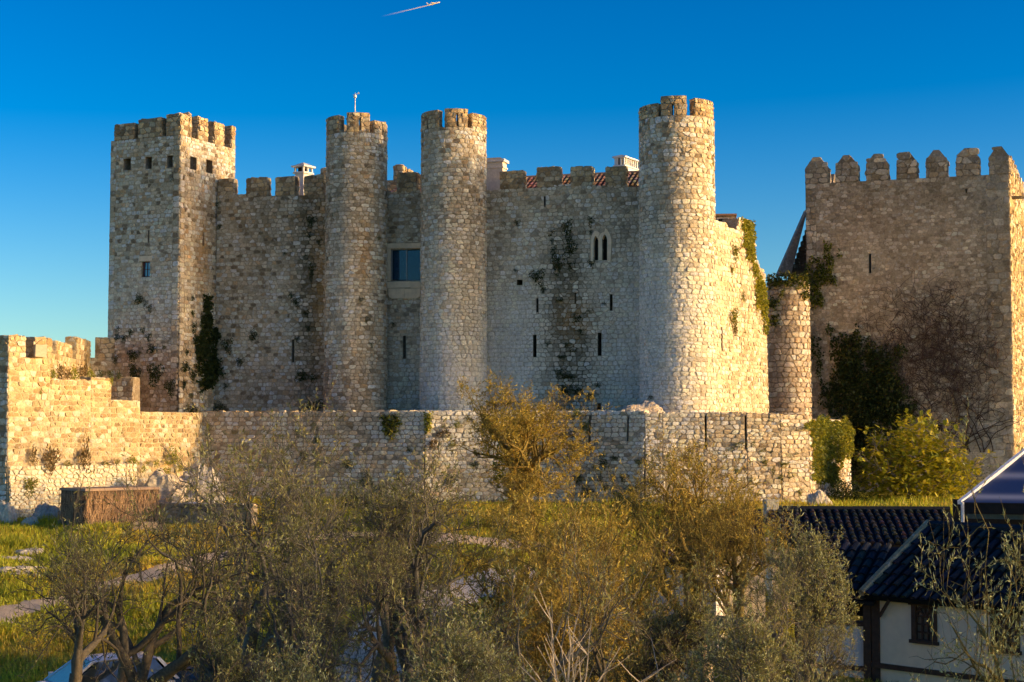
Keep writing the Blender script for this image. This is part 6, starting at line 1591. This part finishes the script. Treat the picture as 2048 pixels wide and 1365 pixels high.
# near olive tree at the right edge, each of its nearest leaves a piece of its own
def near_olive():
    y = 13.5; x = kx(2125, 1200) * y; zb = -6.2; root = thing('olive_tree', 'nearest olive tree with mossy bare twigs and long leaves at the right edge', 'tree', (x, y, zb))
    wood, twig, (V, Fq, T) = grow(21, H=5.2, spread=1.0, limbs=6, sub=(5, 5, 4, 5), leaf=.065, bark=(.15, .12, .04), cols=OLIVE_SILVER, leaves_per=11, bare=.2, twig_r=.0035, trunk_h=.42, leafw=.24)
    zt = zed(1005, y); wv = np.array(wood.v); allz = np.percentile(V[:, 2], 98); s = (zt - zb) / allz; sx = .5 
    k = np.array([sx, sx * .8, s]); off = np.array([x, y, zb])
    make_mesh('trunk', wv * k + off, np.array(wood.f), np.array(wood.t), M_BARK, root)
    o = make_mesh('twigs', np.array(twig.v) * k + off, np.array(twig.f), np.array(twig.t), M_BARK, root); o['kind'] = 'stuff'
    V = V * k + off; n = len(V) // 4; order = []
    for i in range(n):
        px, py = proj(V[4 * i]); q = proj(V[4 * i + 2]); order.append((-(math.hypot(px - q[0], py - q[1])) if 0 < px < 2045 and 0 < py < 1360 and V[4 * i][1] < y + .3 else 0, i))
    order.sort(); own = [i for _, i in order[:300]]; rest = [i for _, i in order[300:]]
    for i in own: make_mesh('leaf', V[4 * i:4 * i + 4], [(0, 1, 2, 3)], T[4 * i:4 * i + 4], M_LEAF, root)
    idx = np.array(rest); vv = V.reshape(-1, 4, 3)[idx].reshape(-1, 3); tt = T.reshape(-1, 4, 3)[idx].reshape(-1, 3)
    o = make_mesh('foliage', vv, np.arange(len(vv)).reshape(-1, 4), tt, M_LEAF, root); o['kind'] = 'stuff'
near_olive()
def bare_sapling():
    y = 17.0; x = kx(1135, 1340) * y; zb = zed(1460, y); g = Geo(); rng = random.Random(8)
    for k in range(10):
        a = rng.gauss(0, .45); p = np.array((x + rng.gauss(0, .03), y, zb)); d = np.array((math.sin(a), rng.gauss(0, .2), math.cos(a))); pts = [p]; L = rng.uniform(.9, 1.3)
        for i in range(6): d = d + np.array([rng.gauss(0, .08), rng.gauss(0, .08), .02]); d /= np.linalg.norm(d); pts.append(pts[-1] + d * L / 6)
        g.tube(pts, [.012 - .0015 * i for i in range(7)], 4, (.34, .30, .25), cap=False)
        for j in range(5):
            i = rng.randint(1, 5); b = pts[i]; dd = d + np.array([rng.gauss(0, .6), rng.gauss(0, .4), rng.gauss(0, .2)]); dd /= np.linalg.norm(dd); g.tube([b, b + dd * .15, b + dd * .34 + np.array([0, 0, .03])], [.006, .005, .003], 3, (.34, .30, .25), cap=False)
    o = g.build('bare_sapling', M_BARK, None, (x, y, zb)); tag(o, 'bare pale twigs of a leafless sapling at the bottom middle', 'sapling')
bare_sapling()

# ------------------------------------------------------------------ cars
M_CARW = plain('white car paint', (.72, .70, .68), .25, .03, 2, spec=.6); M_CARD = plain('black car paint', (.012, .012, .014), .2, .05, 2, spec=.6)
M_TYRE = plain('tyre rubber', (.02, .02, .02), .8, .1); M_CGLASS = glass_mat('car glass', (.03, .04, .045), .06); M_SHADE = plain('windscreen sunshade', (.50, .72, .62), .5, .12, 9)
M_LAMPR = plain('red lamp lens', (.25, .01, .01), .2, .05)
def car(label, paint, px, roof_py, y, rot, screen):
    L, W, H = 4.0, 1.7, 1.47; x = kx(px, 1350) * y; z = zed(roof_py, y) - H; root = thing('parked_car', label, 'car', (x, y, z), 'cars parked under the olive trees')
    cr, sr = math.cos(rot), math.sin(rot)
    def P(l, w, h): return (x + l * cr - w * sr, y + l * sr + w * cr, z + h)
    # profile along the car: (position, bottom, shoulder height, half width)
    st = [(-2.0, .45, .62, .62), (-1.9, .3, .78, .78), (-1.2, .22, .88, .85), (-.3, .2, .92, .86), (.7, .2, .93, .86), (1.5, .22, .92, .84), (1.9, .3, .86, .78), (2.0, .45, .7, .68)]
    g = Geo(); V = []
    for l, b, h, w in st: V += [P(l, -w, b), P(l, -w * 1.0, (b + h) / 2), P(l, -w * .93, h - .04), P(l, -w * .8, h), P(l, w * .8, h), P(l, w * .93, h - .04), P(l, w, (b + h) / 2), P(l, w, b)]
    Fq = [(i * 8 + j, i * 8 + (j + 1) % 8, (i + 1) * 8 + (j + 1) % 8, (i + 1) * 8 + j) for i in range(len(st) - 1) for j in range(8)] + [tuple(range(8)), tuple(range((len(st) - 1) * 8 + 7, (len(st) - 1) * 8 - 1, -1))]
    g.add(V, Fq); g.build('body', paint, root)
    # cabin: pillars and roof, glass set in
    a0, a1, r0, r1 = -1.05, 1.75, -.25, 1.25; hb, hr, wb, wr = .90, H, .78, .62
    g = Geo(); n = 6; rows = [(r0 - .08, hr - .05, wr * .97), (r0 + .2, hr, wr), (r0 + .7, hr + .015, wr), (r1 - .2, hr - .01, wr), (r1 + .1, hr - .06, wr * .95)]
    V = []
    for l, h, w in rows: V += [P(l, -w, h - .03), P(l, -w * .7, h), P(l, 0, h + .02), P(l, w * .7, h), P(l, w, h - .03), P(l, w * .9, h - .07), P(l, -w * .9, h - .07)]
    g.add(V, [(i * 7 + j, i * 7 + (j + 1) % 7, (i + 1) * 7 + (j + 1) % 7, (i + 1) * 7 + j) for i in range(4) for j in range(7)]); 
    for s in (-1, 1):
        for (l0, l1) in ((a0, r0 - .05), (.42, .42), (a1, r1 + .05)):
            g.hexa([P(l0 - .04, s * wb, hb), P(l0 + .06, s * wb, hb), P(l0 + .06, s * (wb - .07), hb), P(l0 - .04, s * (wb - .07), hb)], [P(l1 - .04, s * wr, hr - .04), P(l1 + .06, s * wr, hr - .04), P(l1 + .06, s * (wr - .06), hr - .04), P(l1 - .04, s * (wr - .06), hr - .04)])
    g.build('roof', paint, root)
    def quad(name, a, b, c, d, mat):
        q = Geo(); q.add([a, b, c, d], [(0, 1, 2, 3)]); return q.build(name, mat, root)
    quad('windscreen', P(a0 + .02, -wb * .93, hb), P(a0 + .02, wb * .93, hb), P(r0 - .07, wr * .93, hr - .06), P(r0 - .07, -wr * .93, hr - .06), screen)
    quad('rear_window', P(a1 - .02, -wb * .93, hb), P(a1 - .02, wb * .93, hb), P(r1 + .07, wr * .93, hr - .07), P(r1 + .07, -wr * .93, hr - .07), M_CGLASS)
    for s in (-1, 1):
        quad('side_window', P(a0 + .12, s * wb * .985, hb), P(.38, s * wb * .985, hb), P(.38, s * wr * .985, hr - .06), P(r0 + .04, s * wr * .985, hr - .06), M_CGLASS)
        quad('side_window', P(.5, s * wb * .985, hb), P(a1 - .12, s * wb * .985, hb), P(r1 - .04, s * wr * .985, hr - .06), P(.5, s * wr * .985, hr - .06), M_CGLASS)
        g = Geo(); m = P(a0 + .2, s * (wb + .16), hb + .06); g.box((m[0], m[1], m[2] - .05), .1, .2, .13, rot); g.build('wing_mirror', paint, root)
        g = Geo(); m = P(-1.86, s * .58, .66); g.box((m[0], m[1], m[2] - .05), .12, .34, .13, rot); g.build('headlight', M_IRON, root)
        g = Geo(); m = P(1.93, s * .66, .72); g.box((m[0], m[1], m[2] - .07), .08, .22, .2, rot); g.build('tail_light', M_LAMPR, root)
        for l in (-1.25, 1.25):
            g = Geo(); V = []; n = 16
            for w in (s * .70, s * .87): V += [P(l + .31 * math.cos(t), w, .31 + .31 * math.sin(t)) for t in np.linspace(0, 2 * math.pi, n, endpoint=False)]
            g.add(V, [(j, (j + 1) % n, n + (j + 1) % n, n + j) for j in range(n)] + [tuple(range(n)), tuple(range(2 * n - 1, n - 1, -1))]); wh = g.build('wheel', M_TYRE, root); wh['_base'] = root['_base']
            g = Geo(); g.add([P(l + .2 * math.cos(t), s * .875, .31 + .2 * math.sin(t)) for t in np.linspace(0, 2 * math.pi, n, endpoint=False)], [tuple(range(n))]); g.build('rim', M_IRON, wh)
    return root
car('white parked car with a turquoise sunshade behind its windscreen', M_CARW, 195, 1313, 42.0, .55, M_SHADE)
car('black parked car half hidden by olive twigs beside the white car', M_CARD, 372, 1329, 43.0, math.pi + .3, M_CGLASS)
def post():
    p = ground_hit(718, 1362); root = None; p = pt(718, 1325, 44.0); z = ground_z(p[0], 44.0)
    g = Geo(); g.lathe((p[0], p[1], z - .1), [(.07, 0), (.065, zed(1325, 44.0) - z + .05), (.03, zed(1325, 44.0) - z + .1)], 8, (.30, .27, .22)); o = g.build('fence_post', M_BARK, None, (p[0], p[1], z)); tag(o, 'grey wooden post at the edge of the gravel road', 'post')
post()
# contrail and aircraft
def contrail():
    Y = 5200.0; m, nt, b, out = new_mat('ice cloud'); b.inputs['Base Color'].default_value = (.95, .93, .9, 1); b.inputs['Roughness'].default_value = 1
    tr = N(nt, 'ShaderNodeBsdfTransparent'); mx = N(nt, 'ShaderNodeMixShader'); nt.links.new(tint_of(nt), mx.inputs[0]); nt.links.new(tr.outputs[0], mx.inputs[1]); nt.links.new(b.outputs[0], mx.inputs[2]); nt.links.new(mx.outputs[0], out.inputs[0])
    g = Geo(); n = 60; V, T = [], []
    ks = 14
    pts = [pt(lerp(863, 760, t), lerp(9.5, 34, t), Y) for t in np.linspace(0, 1, n)]
    for i, p in enumerate(pts):
        t = i / (n - 1); r = (.9 + 1.1 * t) * Y / F * .8; a = .7 * (1 - t) ** 1.8
        for j in range(ks): q = 2 * math.pi * j / ks; V.append((p[0] - .25 * r * math.sin(q), p[1] + r * math.cos(q), p[2] + r * math.sin(q))); T.append((a, a, a))
    g.add(V, [(i * ks + j, i * ks + (j + 1) % ks, (i + 1) * ks + (j + 1) % ks, (i + 1) * ks + j) for i in range(n - 1) for j in range(ks)], T)
    o = g.build('contrail', m, None, pts[0], True); tag(o, 'short white vapour trail fading to the left high in the sky', 'contrail')
    p = pt(868, 7.5, Y); root = thing('airliner', 'tiny airliner at the head of the vapour trail', 'aircraft', p); d = np.array(pts[0]) - np.array(pts[-1]); d /= np.linalg.norm(d); u = np.array((0, 1, 0)); up = np.cross(d, u) 
    q = lambda a, b_, c: tuple(np.array(p) + d * a + u * b_ + up * c)
    g = Geo(); g.tube([q(-22, 0, 0), q(-16, 0, 0), q(14, 0, 0), q(20, 0, 0)], [.5, 2.2, 2.2, .6], 8, (.8, .78, .75)); g.build('fuselage', M_TINT, root)
    for s in (-1, 1):
        g = Geo(); g.add([q(4, s * 2, 0), q(-3, s * 2, 0), q(-9, s * 18, .8), q(-6, s * 18, .8), q(4, s * 2, .6), q(-3, s * 2, .6), q(-9, s * 18, 1.1), q(-6, s * 18, 1.1)], [(0, 1, 2, 3), (4, 7, 6, 5), (0, 3, 7, 4), (1, 5, 6, 2), (3, 2, 6, 7)], (.8, .78, .75)); g.build('wing', M_TINT, root)
    g = Geo(); g.add([q(-15, -.3, 2), q(-21, -.3, 2), q(-23, -.3, 8), q(-20, -.3, 8), q(-15, .3, 2), q(-21, .3, 2), q(-23, .3, 8), q(-20, .3, 8)], [(0, 1, 2, 3), (4, 7, 6, 5), (0, 3, 7, 4), (1, 5, 6, 2), (3, 2, 6, 7)], (.8, .78, .75)); g.build('tail_fin', M_TINT, root)
contrail()

# ------------------------------------------------------------------ tidy
for o in list(scene.objects):
    if '_base' in o: del o['_base']
